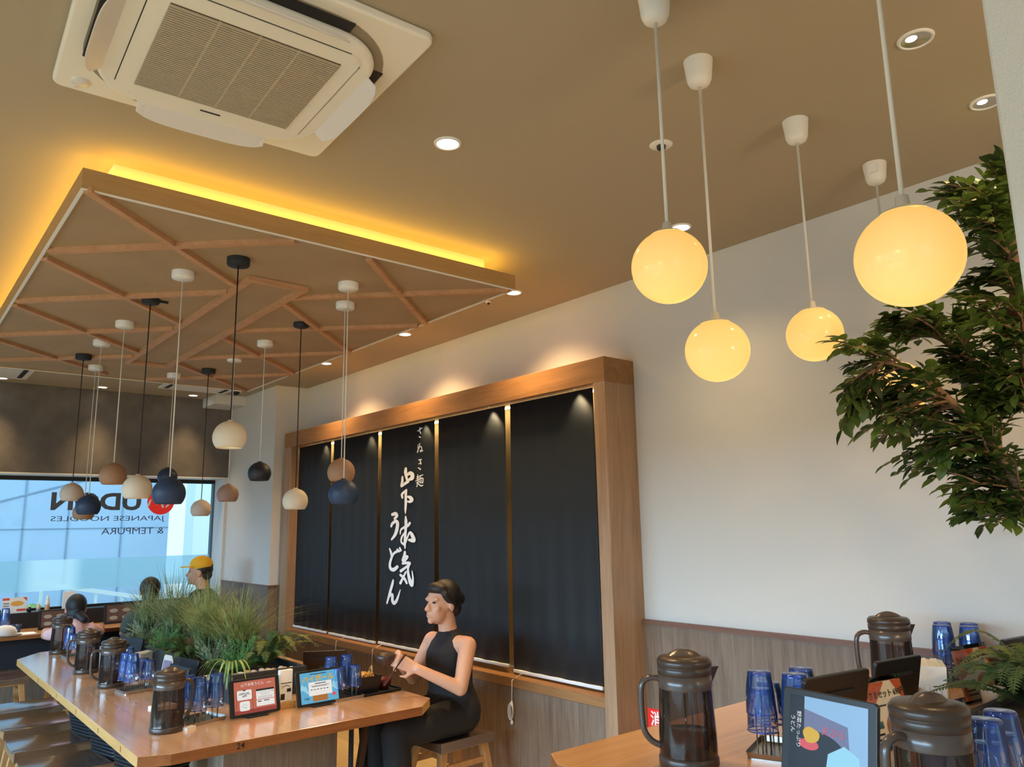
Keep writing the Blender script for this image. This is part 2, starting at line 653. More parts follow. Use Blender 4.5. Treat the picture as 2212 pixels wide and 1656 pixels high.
m_tree_leaf = leafmat('tree_leaf', S(46, 66, 30), S(104, 128, 52), 7)
m_bark = M('bark', S(140, 104, 72), 0.8, vary=(20, 0.25), bump=(60, 0.3))
m_grass = leafmat('grass_blade', S(98, 118, 74), S(164, 178, 120), 12, 0.35)
m_grass_dark = leafmat('grass_blade_dark', S(84, 110, 80), S(146, 166, 126), 12, 0.35)
m_box = leafmat('boxwood_leaf', S(120, 146, 118), S(182, 198, 170), 30, .35)
m_feather = leafmat('feathery_leaf', S(84, 142, 86), S(134, 184, 116), 20, .35)
m_fern = leafmat('fern_leaf', S(76, 92, 44), S(138, 144, 74), 10, .35)
m_fern_dark = leafmat('fern_leaf_dark', S(46, 70, 40), S(94, 118, 66), 12)
m_spider = leafmat('spider_leaf', S(110, 146, 74), S(172, 196, 120), 12)

# ------------------------------------------------------------------ room shell
FL = 0.11          # floor level
CE = 2.893         # ceiling level
WX = 3.156         # right wall


def room(name, boxes, mat, bevel=0):
    b = MB()
    for x in boxes: b.box(*x)
    return struct(b.obj(name, mat, bevel=bevel))


room('floor', [(-3.75, 3.3, -3.2, 8.5, FL - 0.06, FL)], m_floor)
room('ceiling', [(-3.75, 3.3, -3.2, 8.5, CE, CE + 0.06)], m_ceiling)
room('wall_right', [(WX, 3.3, -3.2, 8.5, FL, CE), (2.845, WX, 6.9, 8.5, FL, CE)], m_wall)
room('wall_left', [(-3.75, -3.6, -3.2, -1.2, FL, CE), (-3.75, -3.6, 6.4, 8.5, FL, CE), (-3.75, -3.6, -1.2, 6.4, FL, 0.45), (-3.75, -3.6, -1.2, 6.4, 2.0, CE)], m_wall)
room('wall_front', [(-3.6, -2.4, -3.2, -3.0, FL, CE), (2.8, 3.3, -3.2, -3.0, FL, CE), (-2.4, 2.8, -3.2, -3.0, FL, 0.5), (-2.4, 2.8, -3.2, -3.0, 2.45, CE)], m_wall)
room('wall_back', [(-3.6, -2.4, 8.3, 8.5, FL, 2.09), (-2.4, 2.845, 8.3, 8.5, FL, 0.80)], m_wall)
room('trim_1', [(-3.6, 2.845, 8.07, 8.5, 2.092, CE)], m_soffit)
room('trim_2', [(-3.6, 2.845, 8.07, 8.5, 2.082, 2.092)], m_white_plastic)
# wainscot on the right wall, on the pillar and under the blinds
room('trim_3', [(3.142, WX, -3.0, 2.75, FL, 1.045)], m_wains)
room('trim_4', [(3.128, WX, -3.0, 2.75, 1.045, 1.066)], m_cap)
room('trim_5', [(2.83, 2.845, 6.885, 8.3, FL, 1.045), (2.845, 2.92, 6.885, 6.9, FL, 1.045)], m_wains)
room('trim_6', [(2.82, 2.845, 6.872, 8.3, 1.045, 1.06), (2.845, 2.92, 6.872, 6.9, 1.045, 1.06)], m_cap)
room('trim_7', [(2.926, WX, 2.834, 6.69, FL, 0.648)], m_wains)
room('trim_8', [(2.545, 2.845, 7.68, 8.07, 2.80, CE)], m_wall)
# black partition that carries the end window
room('trim_9', [(-2.4, 2.845, 8.19, 8.30, 0.73, 0.865), (-2.4, 2.845, 8.30, 8.46, 0.80, 0.865)], m_black_matt)

# wallpapered column close on the right
room('wall_column', [(1.158, 1.62, -0.20, 0.322, FL, CE)], m_column, 0.004)

# ------------------------------------------------------------------ end window
win = struct(thing('window_1', 'wide end window with frosted band and mirrored shop lettering', 'window', (0, 8.4, 0)))
b = MB()
b.box(-2.4, 2.845, -0.02, 0.04, 2.045, 2.082)
b.box(-2.4, 2.845, -0.02, 0.04, 0.865, 0.885)
MB().box(2.80, 2.818, -0.02, 0.04, 0.885, 2.045).obj('window_frame', M('window_frame_grey', S(96, 112, 120), 0.5), win)
for x in (-0.9, -2.4): b.box(x, x + 0.04, -0.02, 0.04, 0.885, 2.045)
b.obj('window_frame', m_black_matt, win)
MB().box(2.818, 2.845, -0.33, 0.04, 0.865, 2.082).obj('window_reveal', m_wall, win)
b = MB()
b.add([(-2.4, 0.01, 0.88), (2.81, 0.01, 0.88), (2.81, 0.01, 2.05), (-2.4, 0.01, 2.05)], [(0, 1, 2, 3)])
b.obj('window_glass', m_window, win)
m_frost = bpy.data.materials.new('frosted_film')
m_frost.use_nodes = True
nt = m_frost.node_tree
nt.nodes.remove(nt.nodes['Principled BSDF'])
_d = nt.nodes.new('ShaderNodeBsdfTranslucent'); _d.inputs['Color'].default_value = (0.64, 0.80, 0.80, 1)
_t = nt.nodes.new('ShaderNodeBsdfTransparent'); _t.inputs['Color'].default_value = (0.72, 0.88, 0.92, 1)
_f = nt.nodes.new('ShaderNodeBsdfDiffuse'); _f.inputs['Color'].default_value = (0.6, 0.8, 0.82, 1)
_m = nt.nodes.new('ShaderNodeMixShader'); _m.inputs['Fac'].default_value = 0.25
_m2 = nt.nodes.new('ShaderNodeMixShader'); _m2.inputs['Fac'].default_value = 0.06
nt.links.new(_d.outputs[0], _m.inputs[1]); nt.links.new(_t.outputs[0], _m.inputs[2])
nt.links.new(_m.outputs[0], _m2.inputs[1]); nt.links.new(_f.outputs[0], _m2.inputs[2])
nt.links.new(_m2.outputs[0], nt.nodes['Material Output'].inputs['Surface'])
b = MB()
b.add([(-2.4, 0.004, 1.03), (2.80, 0.004, 1.03), (2.80, 0.004, 1.31), (-2.4, 0.004, 1.31)], [(0, 1, 2, 3)])
b.obj('frosted_band', m_frost, win)


def fit(b, body, start, w, h, zc, bold=0.0, y=0.0):
    """lettering that reads from outside, so it runs to the left seen from the room"""
    vs, fs = text_geo(body, 'LEFT', bold, 1.0)
    x0, x1 = min(v[0] for v in vs), max(v[0] for v in vs)
    y0, y1 = min(v[1] for v in vs), max(v[1] for v in vs)
    b.add([(start - (v[0] - x0) / (x1 - x0) * w, y, zc + ((v[1] - y0) / (y1 - y0) - 0.5) * h) for v in vs], fs)


m_udon = M('vinyl_dark_grey', S(92, 96, 104), 0.6)
m_udon2 = M('vinyl_slate_purple', S(92, 98, 140), 0.6)
m_red = M('vinyl_red_glowing', S(226, 44, 36), 0.6, emit=(S(226, 44, 36), 0.35))  # glow added to the red of emblem and sign, neither is a lamp
b = MB()
fit(b, 'UDON', 2.10, 0.79, 0.172, 1.852, 0.035)
b.obj('window_lettering', m_udon, win)
b = MB()
fit(b, 'JAPANESE NOODLES', 2.336, 1.017, 0.062, 1.681, 0.0)
fit(b, '& TEMPURA', 2.33, 0.571, 0.063, 1.565, 0.0)
b.obj('window_lettering', m_udon2, win)
b = MB()
b.add([(2.289 + 0.131 * math.cos(a * PI / 20), 0.0, 1.854 + 0.131 * math.sin(a * PI / 20)) for a in range(40)], [tuple(range(40))])
emb = b.obj('window_emblem', m_red, win)
b = MB()
Mx = Matrix(((1, 0, 0, 0), (0, 0, -1, -0.002), (0, 1, 0, 0), (0, 0, 0, 1)))
b.brush(([(2.19, 1.87, .012), (2.175, 1.83, .02), (2.165, 1.80, .01)], [(2.23, 1.90, .014), (2.225, 1.86, .022), (2.25, 1.83, .018)], [(2.30, 1.93, .014), (2.29, 1.87, .026), (2.31, 1.80, .02)], [(2.36, 1.88, .016), (2.37, 1.84, .022), (2.34, 1.80, .012)]), Mx, 0.003)
b.obj('emblem_mark', m_white_ink, emb)

# ------------------------------------------------------------------ outside, behind the end window
m_out = M('facade_panel', S(186, 206, 226), 0.6, vary=(0.8, 0.05))
m_joint = M('facade_joint', S(142, 160, 180), 0.8)
m_ground = M('pavement_outside', S(170, 174, 172), 0.9, vary=(2, 0.1))
struct(MB().box(-12, 16, 8.5, 30, -0.12, -0.05).obj('ground', m_ground))
fac = thing('facade', 'pale blue panelled building across the street outside the window', 'building', (1.5, 12.2, -0.05))
MB().box(-6, 1.95, 0, 0.4, 0, 6).obj('wall_panels', m_out, fac)
b = MB()
for x in (-4.2, -3.1, -2.0, -0.95, 0.09, 0.62, 1.3): b.box(x, x + 0.014, -0.012, 0, 0, 6)
for z in (0.62, 1.66, 2.9, 4.2): b.box(-6, 1.95, -0.012, 0, z, z + 0.012)
b.bar((-2.4, -0.008, 1.35), (0.95, -0.008, 2.38), 0.014, 0.02, (0, 0, 1))
b.obj('panel_joint', m_joint, fac)
m_sunlit = M('sunlit_white_render', S(244, 246, 240), 0.8)
o = MB().box(3.5, 3.95, 11.2, 11.6, -0.05, 6).obj('column', m_sunlit)
tag(o, 'bright white column outside, left of the window\'s right edge', 'column')
o = MB().box(4.02, 7.5, 11.9, 12.3, -0.05, 6).obj('facade_wing', m_out)
tag(o, 'narrow strip of grey building between white column and window edge', 'building')
# stair rail outside
rl = thing('railing', 'pale sloping handrail outside, seen under the frosted band', 'railing', (2.0, 11.0, -0.05))
b = MB()
b.bar((-0.35, 0, 1.02), (2.2, 0, 0.48), 0.06, 0.05)
b.obj('handrail', m_sunlit, rl)
b = MB()
for i in range(9):
    x = -0.3 + i * 0.3
    b.bar((x, 0, 0.0), (x, 0, 1.0 - (x + 0.3) * 0.21), 0.03, 0.03)
b.obj('baluster', m_sunlit, rl)
hd = MB()
rr = random.Random(3)
for i in range(60):
    hd.ell((rr.uniform(0.0, 1.75), rr.uniform(10.4, 10.9), rr.uniform(0.1, 0.62)), rr.uniform(0.10, 0.18), 7, 5)
tag(hd.obj('hedge', leafmat('hedge_leaf', S(120, 160, 70), S(190, 214, 110), 6)), 'sunlit yellow green hedge outside at the window\'s lower left', 'hedge')

# ------------------------------------------------------------------ suspended ceiling canopy with cove light
cl = thing('ceiling_canopy', 'suspended square wooden ceiling panel with glowing yellow cove light', 'ceiling panel', (1.43, 4.66, 2.728))
X0, X1, Y0, Y1 = -0.98, 0.98, -1.80, 1.80
b = MB()
b.box(X0, X1, Y0, Y0 + 0.018, 0, 0.075).box(X0, X1, Y1 - 0.018, Y1, 0, 0.075)
b.box(X0, X0 + 0.018, Y0 + 0.018, Y1 - 0.018, 0, 0.075).box(X1 - 0.018, X1, Y0 + 0.018, Y1 - 0.018, 0, 0.075)
b.obj('fascia', m_fascia, cl)
b = MB()
b.box(X0, X1, Y0, Y0 + 0.012, -0.004, 0.0).box(X0, X1, Y1 - 0.012, Y1, -0.004, 0.0)
b.box(X0, X0 + 0.012, Y0 + 0.012, Y1 - 0.012, -0.004, 0.0).box(X1 - 0.012, X1, Y0 + 0.012, Y1 - 0.012, -0.004, 0.0)
b.obj('edge_strip', m_white_plastic, cl)
MB().box(X0 + 0.018, X1 - 0.018, Y0 + 0.018, Y1 - 0.018, 0.006, 0.07).obj('panel', m_cloud, cl)
MB().box(-0.865, 0.865, -1.694, 1.694, 0.07, CE - 2.728).obj('mounting_box', M('cove_box_paint', S(226, 214, 186), 0.9), cl)
b = MB()
for (x0, x1, y0, y1) in ((-0.92, 0.92, -1.752, -1.742), (-0.92, 0.92, 1.742, 1.752), (-0.927, -0.917, -1.74, 1.74), (0.917, 0.927, -1.74, 1.74)):
    b.box(x0, x1, y0, y1, 0.0715, 0.090)
b.obj('light_strip', m_led, cl)


def batten(a, c, w=0.03, dz=0.0):
    b = MB()
    b.bar((a[0] - 1.43, a[1] - 4.66, -0.004 + dz), (c[0] - 1.43, c[1] - 4.66, -0.004 + dz), w, 0.022, (0, 0, 1))
    b.obj('batten', m_batten, cl)


for a, c in (((.47, 2.86), (1.27, 3.62)), ((.47, 3.72), (1.27, 4.50)), ((.47, 4.60), (1.27, 5.40)), ((.47, 5.50), (1.27, 6.30)),
             ((.47, 3.61), (1.24, 2.88)), ((.47, 4.52), (1.27, 3.74)), ((.47, 5.40), (1.27, 4.63)), ((.47, 6.28), (1.27, 5.55)),
             ((1.59, 2.89), (2.39, 3.66)), ((1.56, 3.75), (2.39, 4.59)), ((1.56, 4.67), (2.39, 5.49)), ((1.56, 5.60), (2.37, 6.42)),
             ((1.56, 3.65), (2.38, 2.88)), ((1.56, 4.50), (2.39, 3.74)), ((1.56, 5.43), (2.39, 4.62)), ((1.56, 6.36), (2.39, 5.54))):
    batten(a, c, 0.03, 0.0012 if (c[1] > a[1]) else 0.0)
for i_, (a, c) in enumerate((((1.28, 3.45), (1.28, 5.77)), ((1.55, 3.45), (1.55, 5.77)), ((1.28, 3.465), (1.55, 3.465)), ((1.28, 5.755), (1.55, 5.755)))):
    batten(a, c, 0.034, -0.0015 - 0.0012 * (i_ // 2))

# ------------------------------------------------------------------ ceiling cassette air conditioner
ac = thing('air_conditioner', 'large beige ceiling cassette air conditioner with four open louvers', 'air conditioner', (0.678, 2.027, CE), math.radians(-2.85))
b = MB()
b.rrect(0.83, 0.83, 0.03, -0.028, 0.0)
b.obj('panel', m_ac, ac, 0.008, 3)
b = MB()
b.rrect(0.735, 0.735, 0.23, -0.030, -0.0275, k=10)
b.obj('outlet_channel_shade', M('outlet_channel_shade', S(150, 136, 114), 0.6), ac)  # flat plate, the groove's shade is put into its darker colour
for k in range(4):
    R = Matrix.Rotation(k * PI / 2, 4, 'Z')
    MB().box(-0.20, 0.20, 0.312, 0.362, -0.034, -0.029, R).obj('air_outlet', m_ac_dark, ac)
b = MB()
b.rrect(0.655, 0.655, 0.15, -0.058, -0.029, k=10)
b.obj('housing', m_ac, ac, 0.014, 4)
b = MB()
b.rrect(0.545, 0.545, 0.05, -0.0605, -0.0575, k=6)
b.obj('grille_frame', m_ac, ac)
b = MB()
for s in (-1, 1):
    b.box(s * 0.274 - 0.0012, s * 0.274 + 0.0012, -0.23, 0.23, -0.0590, -0.0578)
    b.box(-0.23, 0.23, s * 0.274 - 0.0012, s * 0.274 + 0.0012, -0.0590, -0.0578)
b.obj('seam', m_ac_dark, ac)
gr = MB().box(-0.225, 0.225, -0.215, 0.215, -0.0615, -0.060).obj('filter', m_ac_shade, ac)
b = MB()
for i in range(44):
    y = -0.213 + 0.426 * (i + 0.5) / 44
    b.box(-0.225, 0.225, y - 0.0028, y + 0.0028, -0.066, -0.0615)
for x in (-0.105, 0.0, 0.105): b.box(x - 0.003, x + 0.003, -0.213, 0.213, -0.0655, -0.0615)
b.obj('grille', m_ac_grille, ac)
for k in range(4):
    R = Matrix.Rotation(k * PI / 2, 4, 'Z') @ Matrix.Translation((0, 0.333, -0.064)) @ Matrix.Rotation(math.radians(-24), 4, 'X')
    b = MB()
    n = 16
    vs, fs = [], []
    for i in range(n + 1):
        t = -1 + 2 * i / n
        x = t * 0.195
        yo = 0.046 * math.sqrt(max(0, 1 - 0.8 * t ** 4)) - 0.006
        yi = -0.040 + 0.016 * t ** 4
        for y, z in ((yi, 0.004), (yo, -0.002 - 0.004), (yo, -0.006 - 0.004), (yi, 0.0)):
            vs.append((x, y, z))
    for i in range(n):
        for j in range(4):
            fs.append((i * 4 + j, i * 4 + (j + 1) % 4, i * 4 + 4 + (j + 1) % 4, i * 4 + 4 + j))
    fs += [(3, 2, 1, 0), (n * 4, n * 4 + 1, n * 4 + 2, n * 4 + 3)]
    b.add(vs, fs, False, R)
    b.obj('louver', m_ac_flap, ac, 0.001, 1)
b = MB()
b.lathe([(0, -0.033), (0.024, -0.033), (0.026, -0.028)], 20, (-0.345, 0.352, 0))
b.lathe([(0, -0.031), (0.010, -0.031), (0.011, -0.028)], 14, (-0.352, 0.385, 0))
b.obj('sensor', m_ac_flap, ac)
MB().box(-0.03, 0.03, 0.252, 0.258, -0.0622, -0.0604).obj('badge', m_ac_dark, ac)

# two further ceiling cassettes close to the end window
for lab, cx, cy, w in (('white ceiling vent panel at far left, close to the window', 0.55, 7.50, 0.78), ('white ceiling vent panel between pendant cords and security camera', 2.28, 7.35, 0.62)):
    v = thing('ceiling_vent', lab, 'vent', (cx, cy, CE), 0, 'ceiling vents by the window')
    MB().rrect(w, w * 0.8, 0.02, -0.012, 0).obj('panel', m_white_plastic, v)
    for s in (-1, 1):
        MB().box(s * (w / 2 - 0.06) - 0.018, s * (w / 2 - 0.06) + 0.018, -w * 0.3, w * 0.3, -0.015, -0.012).obj('air_outlet', m_ac_dark, v)

# ------------------------------------------------------------------ downlights
dl = None


def downlight(x, y, lit, label, power=0.0, size=68, group='recessed ceiling downlights'):
    t = thing('downlight', label, 'downlight', (x, y, CE), 0, group)
    MB().lathe([(0.039, -0.0015), (0.040, -0.006), (0.047, -0.005), (0.049, 0.0)], 28).obj('trim_ring', m_white_plastic, t)
    if lit:
        MB().lathe([(0, -0.0035), (0.039, -0.0035)], 28).obj('lens', m_dl_on, t)
    else:
        MB().lathe([(0.0, -0.0005), (0.016, -0.0008), (0.0395, -0.0035)], 24).obj('reflector', m_dl_reflector, t)
        MB().lathe([(0, -0.004), (0.014, -0.003), (0.016, -0.001)], 16, (-0.012, 0.008, 0)).obj('lens', m_dl_on, t)
    if power:
        lamp('downlight_beam', 'SPOT', (x, y, CE - 0.02), power, (1.0, 0.65, 0.30), spot_size=math.radians(size), spot_blend=1.0, shadow_soft_size=0.08)
    return t


downlight(1.451, 2.081, True, 'lit downlight in the open ceiling beside the air conditioner', 90, 120)
downlight(2.773, 3.305, True, 'lit downlight at the near right corner of the canopy', 110, 124)
downlight(2.782, 4.518, True, 'lit downlight above the wooden frame, middle of the wall row', 110, 124)
downlight(2.774, 5.725, True, 'lit downlight above the wooden frame, farthest of the wall row', 110, 124)
downlight(2.751, 2.071, True, 'lit downlight just above a big glowing globe by the wall', 30, 112)
downlight(2.156, 0.771, False, 'tilted silver downlight nearest the viewer at the upper right', 24, 110)
downlight(2.689, 0.774, False, 'tilted silver downlight half hidden by the near column', 30, 112)
downlight(1.562, 7.88, True, 'lit downlight by the dark band, middle of three at the window', 60, 72, 'downlights at the dark window band')
downlight(2.385, 7.88, True, 'lit downlight by the dark band, nearest the security camera', 60, 72, 'downlights at the dark window band')
downlight(0.771, 7.88, True, 'lit downlight by the dark band, at the photo\'s left edge', 60, 72, 'downlights at the dark window band')
# same rows where the picture does not reach
for x, y, p in ((0.05, 1.95, 30), (-1.2, 3.4, 30), (-1.2, 5.6, 40), (-0.1, 7.8, 24), (1.45, 0.2, 30)):
    lamp('downlight_beam', 'SPOT', (x, y, CE - 0.02), p, (1.0, 0.65, 0.30), spot_size=math.radians(80), spot_blend=0.7, shadow_soft_size=0.08)

# sprinklers, camera
for x, y, r, lab in ((2.067, 1.622, 0.042, 'round white sprinkler plate in the ceiling behind a lamp cord'), (2.775, 3.55, 0.018, 'tiny sprinkler head in the ceiling beside the canopy corner')):
    t = thing('sprinkler', lab, 'sprinkler', (x, y, CE))
    MB().lathe([(0, -0.004), (r * 0.9, -0.004), (r, 0)], 22).obj('plate', m_white_plastic, t)
    MB().lathe([(0, -0.018), (r * 0.36, -0.016), (r * 0.4, -0.004)], 14).obj('head', m_black, t)
t = thing('security_camera', 'small dome security camera on the ceiling in the far corner', 'camera', (2.60, 7.30, CE))
MB().lathe([(0, -0.03), (0.058, -0.03), (0.062, 0)], 24).obj('base', m_white_plastic, t)
MB().lathe([(0, -0.066), (0.02, -0.062), (0.036, -0.05), (0.042, -0.03)], 22).obj('dome', m_black, t)

# ------------------------------------------------------------------ blinds in their wooden frame
fr = thing('blind_frame', 'deep oak box frame around the five dark roller blinds', 'frame', (2.92, 4.795, 0))
D = WX - 2.92
MB().box(0, D, -2.045, 2.045, 2.295, 2.43).obj('header', m_frame_h, fr, 0.002)
MB().box(0, D, -2.045, -1.963, FL, 2.295).obj('post', m_frame_v, fr, 0.002)
MB().box(0.0, D, 1.90, 2.045, FL, 2.295).obj('post', m_frame_v, fr, 0.002)
MB().box(0.0, D, -1.963, 1.90, 0.65, 0.70).obj('sill', m_frame_h, fr, 0.002)
MB().box(D - 0.012, D, -1.963, 1.90, 0.70, 2.295).obj('backing', m_back, fr)
MB().box(0.15, 0.165, -1.95, 1.89, 2.285, 2.294).obj('light_strip', m_gold_led, fr)
m_minispot = glow('mini_spot_lens', (1.0, 0.85, 0.6, 1), 0.5)
for y in (3.02, 3.80, 4.58, 5.36, 6.15):
    MB().lathe([(0, 2.2935), (0.007, 2.2935), (0.008, 2.2955)], 10, (0.045, y - 4.795, 0)).obj('spot', m_minispot, fr)
    lamp('frame_spot', 'SPOT', (2.965, y, 2.285), 3.4 if y < 4 else 1.6, (1.0, 0.74, 0.40), spot_size=math.radians(88), spot_blend=0.9, shadow_soft_size=0.012, rot=(0, math.radians(-14), 0))

STROKES = [[(4.832,1.975,0.015),(4.834,1.95,0.021),(4.825,1.917,0.0164),(4.809,1.887,0.0134)],[(4.878,1.917,0.012),(4.878,1.887,0.0165),(4.892,1.85,0.0105),(4.843,1.867,0.0164),(4.8,1.88,0.0178)],[(4.819,1.923,0.0119),(4.777,1.939,0.0193),(4.744,1.925,0.0251),(4.746,1.903,0.0251),(4.782,1.894,0.0148)],[(4.875,1.767,0.0119),(4.881,1.79,0.0149),(4.848,1.808,0.0134),(4.82,1.82,0.0104)],[(4.824,1.817,0.0134),(4.829,1.781,0.0163),(4.828,1.724,0.0162),(4.832,1.679,0.0132),(4.832,1.65,0.0044)],[(4.802,1.771,0.0103),(4.768,1.763,0.0191),(4.747,1.746,0.0219),(4.774,1.734,0.0147),(4.804,1.737,0.0074)],[(4.829,1.631,0.0073),(4.824,1.596,0.019),(4.825,1.551,0.016),(4.831,1.501,0.016),(4.836,1.45,0.0174),(4.833,1.403,0.0058)],[(4.772,1.582,0.0145),(4.801,1.564,0.016),(4.85,1.552,0.0132),(4.892,1.536,0.0103),(4.9,1.507,0.0073)],[(4.843,1.513,0.0102),(4.879,1.482,0.0117),(4.885,1.45,0.0102),(4.854,1.434,0.0131)],[(4.824,1.447,0.0087),(4.798,1.488,0.0101),(4.771,1.516,0.0115),(4.743,1.501,0.0201),(4.719,1.463,0.0243),(4.782,1.464,0.0115)],[(4.835,1.378,0.0144),(4.84,1.356,0.0173),(4.864,1.321,0.0144)],[(4.84,1.347,0.013),(4.798,1.347,0.0129),(4.834,1.319,0.0144),(4.86,1.299,0.0144)],[(4.864,1.299,0.0115),(4.786,1.304,0.0157),(4.768,1.298,0.0128),(4.821,1.272,0.0129),(4.887,1.245,0.0158)],[(4.768,1.301,0.0114),(4.791,1.264,0.0128),(4.784,1.221,0.017),(4.758,1.173,0.0239),(4.736,1.154,0.0168),(4.725,1.198,0.0112),(4.738,1.25,0.0056)],[(4.82,1.241,0.01),(4.85,1.206,0.0129),(4.891,1.161,0.0158)],[(4.893,1.217,0.0129),(4.838,1.194,0.0157),(4.807,1.164,0.0127)],[(5.014,1.648,0.0166),(4.969,1.653,0.0195),(4.95,1.637,0.0179),(4.981,1.618,0.0135)],[(5.027,1.563,0.0135),(5.012,1.582,0.0165),(4.962,1.599,0.0179),(4.939,1.581,0.0208),(4.948,1.54,0.0222),(4.972,1.501,0.0193),(5.022,1.466,0.0089)],[(5.049,1.401,0.0074),(5.027,1.372,0.0148),(5.017,1.34,0.0103)],[(4.939,1.383,0.0146),(4.988,1.366,0.0132),(5.019,1.334,0.0147),(5.041,1.288,0.0162),(5.03,1.258,0.0176),(4.986,1.251,0.0204),(4.937,1.272,0.0174)],[(4.939,1.396,0.0103),(4.914,1.383,0.0131)],[(4.906,1.407,0.0102),(4.89,1.39,0.0131)],[(4.991,1.178,0.0087),(5.002,1.149,0.016),(5.033,1.091,0.016),(5.075,1.01,0.0102)],[(5.057,1.045,0.0087),(5.026,1.072,0.0145),(5.001,1.071,0.0173),(5.0,1.036,0.0187),(4.977,1.016,0.0186),(4.938,1.04,0.0157),(4.891,1.114,0.0043)],[(4.674,2.235,0.0075),(4.656,2.239,0.0074),(4.618,2.251,0.0061)],[(4.645,2.255,0.0074),(4.647,2.235,0.0088),(4.634,2.214,0.0074)],[(4.658,2.193,0.0061),(4.639,2.186,0.0081)],[(4.668,2.137,0.004),(4.67,2.114,0.0054),(4.665,2.099,0.006),(4.675,2.082,0.0087)],[(4.647,2.144,0.0054),(4.652,2.115,0.0067),(4.673,2.094,0.006),(4.681,2.092,0.004)],[(4.665,2.114,0.0047),(4.636,2.12,0.0074),(4.62,2.107,0.0067),(4.62,2.089,0.0073),(4.635,2.082,0.0073),(4.638,2.094,0.0047),(4.609,2.086,0.0087)],[(4.661,2.025,0.0047),(4.624,2.026,0.0073)],[(4.648,2.028,0.006),(4.632,2.007,0.0073),(4.629,1.992,0.006)],[(4.659,1.997,0.0047),(4.632,2.002,0.006)],[(4.666,1.971,0.0053),(4.637,1.958,0.0099)],[(4.671,1.923,0.004),(4.671,1.885,0.0066)],[(4.684,1.906,0.004),(4.652,1.91,0.0046)],[(4.689,1.893,0.004),(4.65,1.901,0.0046)],[(4.697,1.878,0.006),(4.652,1.887,0.0053)],[(4.663,1.882,0.0053),(4.681,1.837,0.0066)],[(4.689,1.863,0.0046),(4.652,1.87,0.0046)],[(4.678,1.868,0.004),(4.652,1.85,0.0066),(4.625,1.84,0.0079),(4.602,1.843,0.0059)],[(4.647,1.91,0.0046),(4.605,1.916,0.0059)],[(4.626,1.913,0.004),(4.639,1.898,0.004)],[(4.644,1.892,0.0046),(4.641,1.861,0.0046)],[(4.644,1.894,0.0046),(4.6,1.891,0.0052),(4.605,1.859,0.0059)],[(4.628,1.891,0.0033),(4.628,1.863,0.0033)],[(4.615,1.891,0.0033),(4.615,1.862,0.0033)],[(4.641,1.862,0.004),(4.605,1.86,0.0039)]]
BL = ((2.915, 3.632, 0.712, 'rightmost dark roller blind, the widest looking, beside the broad oak post'),
      (3.682, 4.418, 0.732, 'dark roller blind just right of the one with calligraphy'),
      (4.468, 5.200, 0.712, 'dark roller blind with white brush calligraphy down its length'),
      (5.250, 6.000, 0.706, 'dark roller blind just left of the one with calligraphy'),
      (6.050, 6.690, 0.706, 'leftmost dark roller blind, farthest from the viewer'))
for k, (y0, y1, zb, lab) in enumerate(BL):
    t = thing('roller_blind', lab, 'blind', (3.0, (y0 + y1) / 2, zb), 0, 'dark roller blinds in the oak frame')
    w = (y1 - y0)
    # hanging cloth with slight lengthwise waves
    b = MB()
    n, mz = 48, 6
    vs, fs = [], []
    for j in range(mz + 1):
        z = 0.016 + (2.292 - zb - 0.016) * j / mz
        amp = 0.004 * (1 - j / mz) ** 0.7
        for i in range(n + 1):
            y = -w / 2 + w * i / n
            x = amp * (math.sin(i * 0.63 + k * 2) + 0.6 * math.sin(i * 0.31 + k))
            vs.append((x, y, z))
    for j in range(mz):
        for i in range(n):
            fs.append((j * (n + 1) + i, j * (n + 1) + i + 1, (j + 1) * (n + 1) + i + 1, (j + 1) * (n + 1) + i))
    b.add(vs, fs, True)
    cloth = b.obj('fabric', m_blind, t)
    md = cloth.modifiers.new('thick', 'SOLIDIFY'); md.thickness = 0.0012
    b = MB()
    b.box(-0.010, 0.008, -w / 2, w / 2, 0.0, 0.018)
    b.obj('bottom_rail', m_rail, t, 0.004, 2)
    if k == 2:
        b = MB()
        # brush held slanted: strokes broader across than along
        Mx = Matrix(((0, 0, -1, -0.0075), (1, 0, 0, -(y0 + y1) / 2), (0, 1, 0, -zb), (0, 0, 0, 1)))
        for i0, i1 in ((0, 16), (16, 24), (24, len(STROKES))):
            b = MB()
            b.brush([[(u, v, w * (1.12 if i0 == 24 else 1.34)) for u, v, w in s] for s in STROKES[i0:i1]], Mx, 0.0024, 0.64)
            b.obj('calligraphy', m_white_ink, t, weld=True)
    # pull cord with its bundled loop
    cy = {0: 0.62, 2: 0.66, 3: 0.70}.get(k)
    if cy is not None:
        c = MB()
        yy = -w / 2 + w * (0.87 if k == 0 else 0.90)
        yy = {0: 3.545, 2: 5.13, 3: 5.70}[k] - (y0 + y1) / 2
        zt = 0.70 - zb
        c.tube([(-0.012, yy, 0.005), (-0.09, yy, zt - 0.01), (-0.094, yy, -0.13)], 0.0022, 6)
        for q in range(4):
            pts = []
            for i in range(13):
                a = 2 * PI * i / 12
                pts.append((-0.094 - 0.004 * q, yy + (0.010 + 0.004 * q) * math.sin(a), -0.175 + 0.045 * math.cos(a) - 0.004 * q))
            c.tube(pts, 0.002, 5, cap=False)
        c.ell((-0.096, yy, -0.245), (0.009, 0.009, 0.012), 10, 7)
        c.tube([(-0.096, yy, -0.22), (-0.096, yy, -0.235)], 0.0022, 5)
        c.obj('pull_cord', m_cord_white, t)

# ------------------------------------------------------------------ small ball pendants under the canopy
CB = 2.734
R_BALL = 0.0695


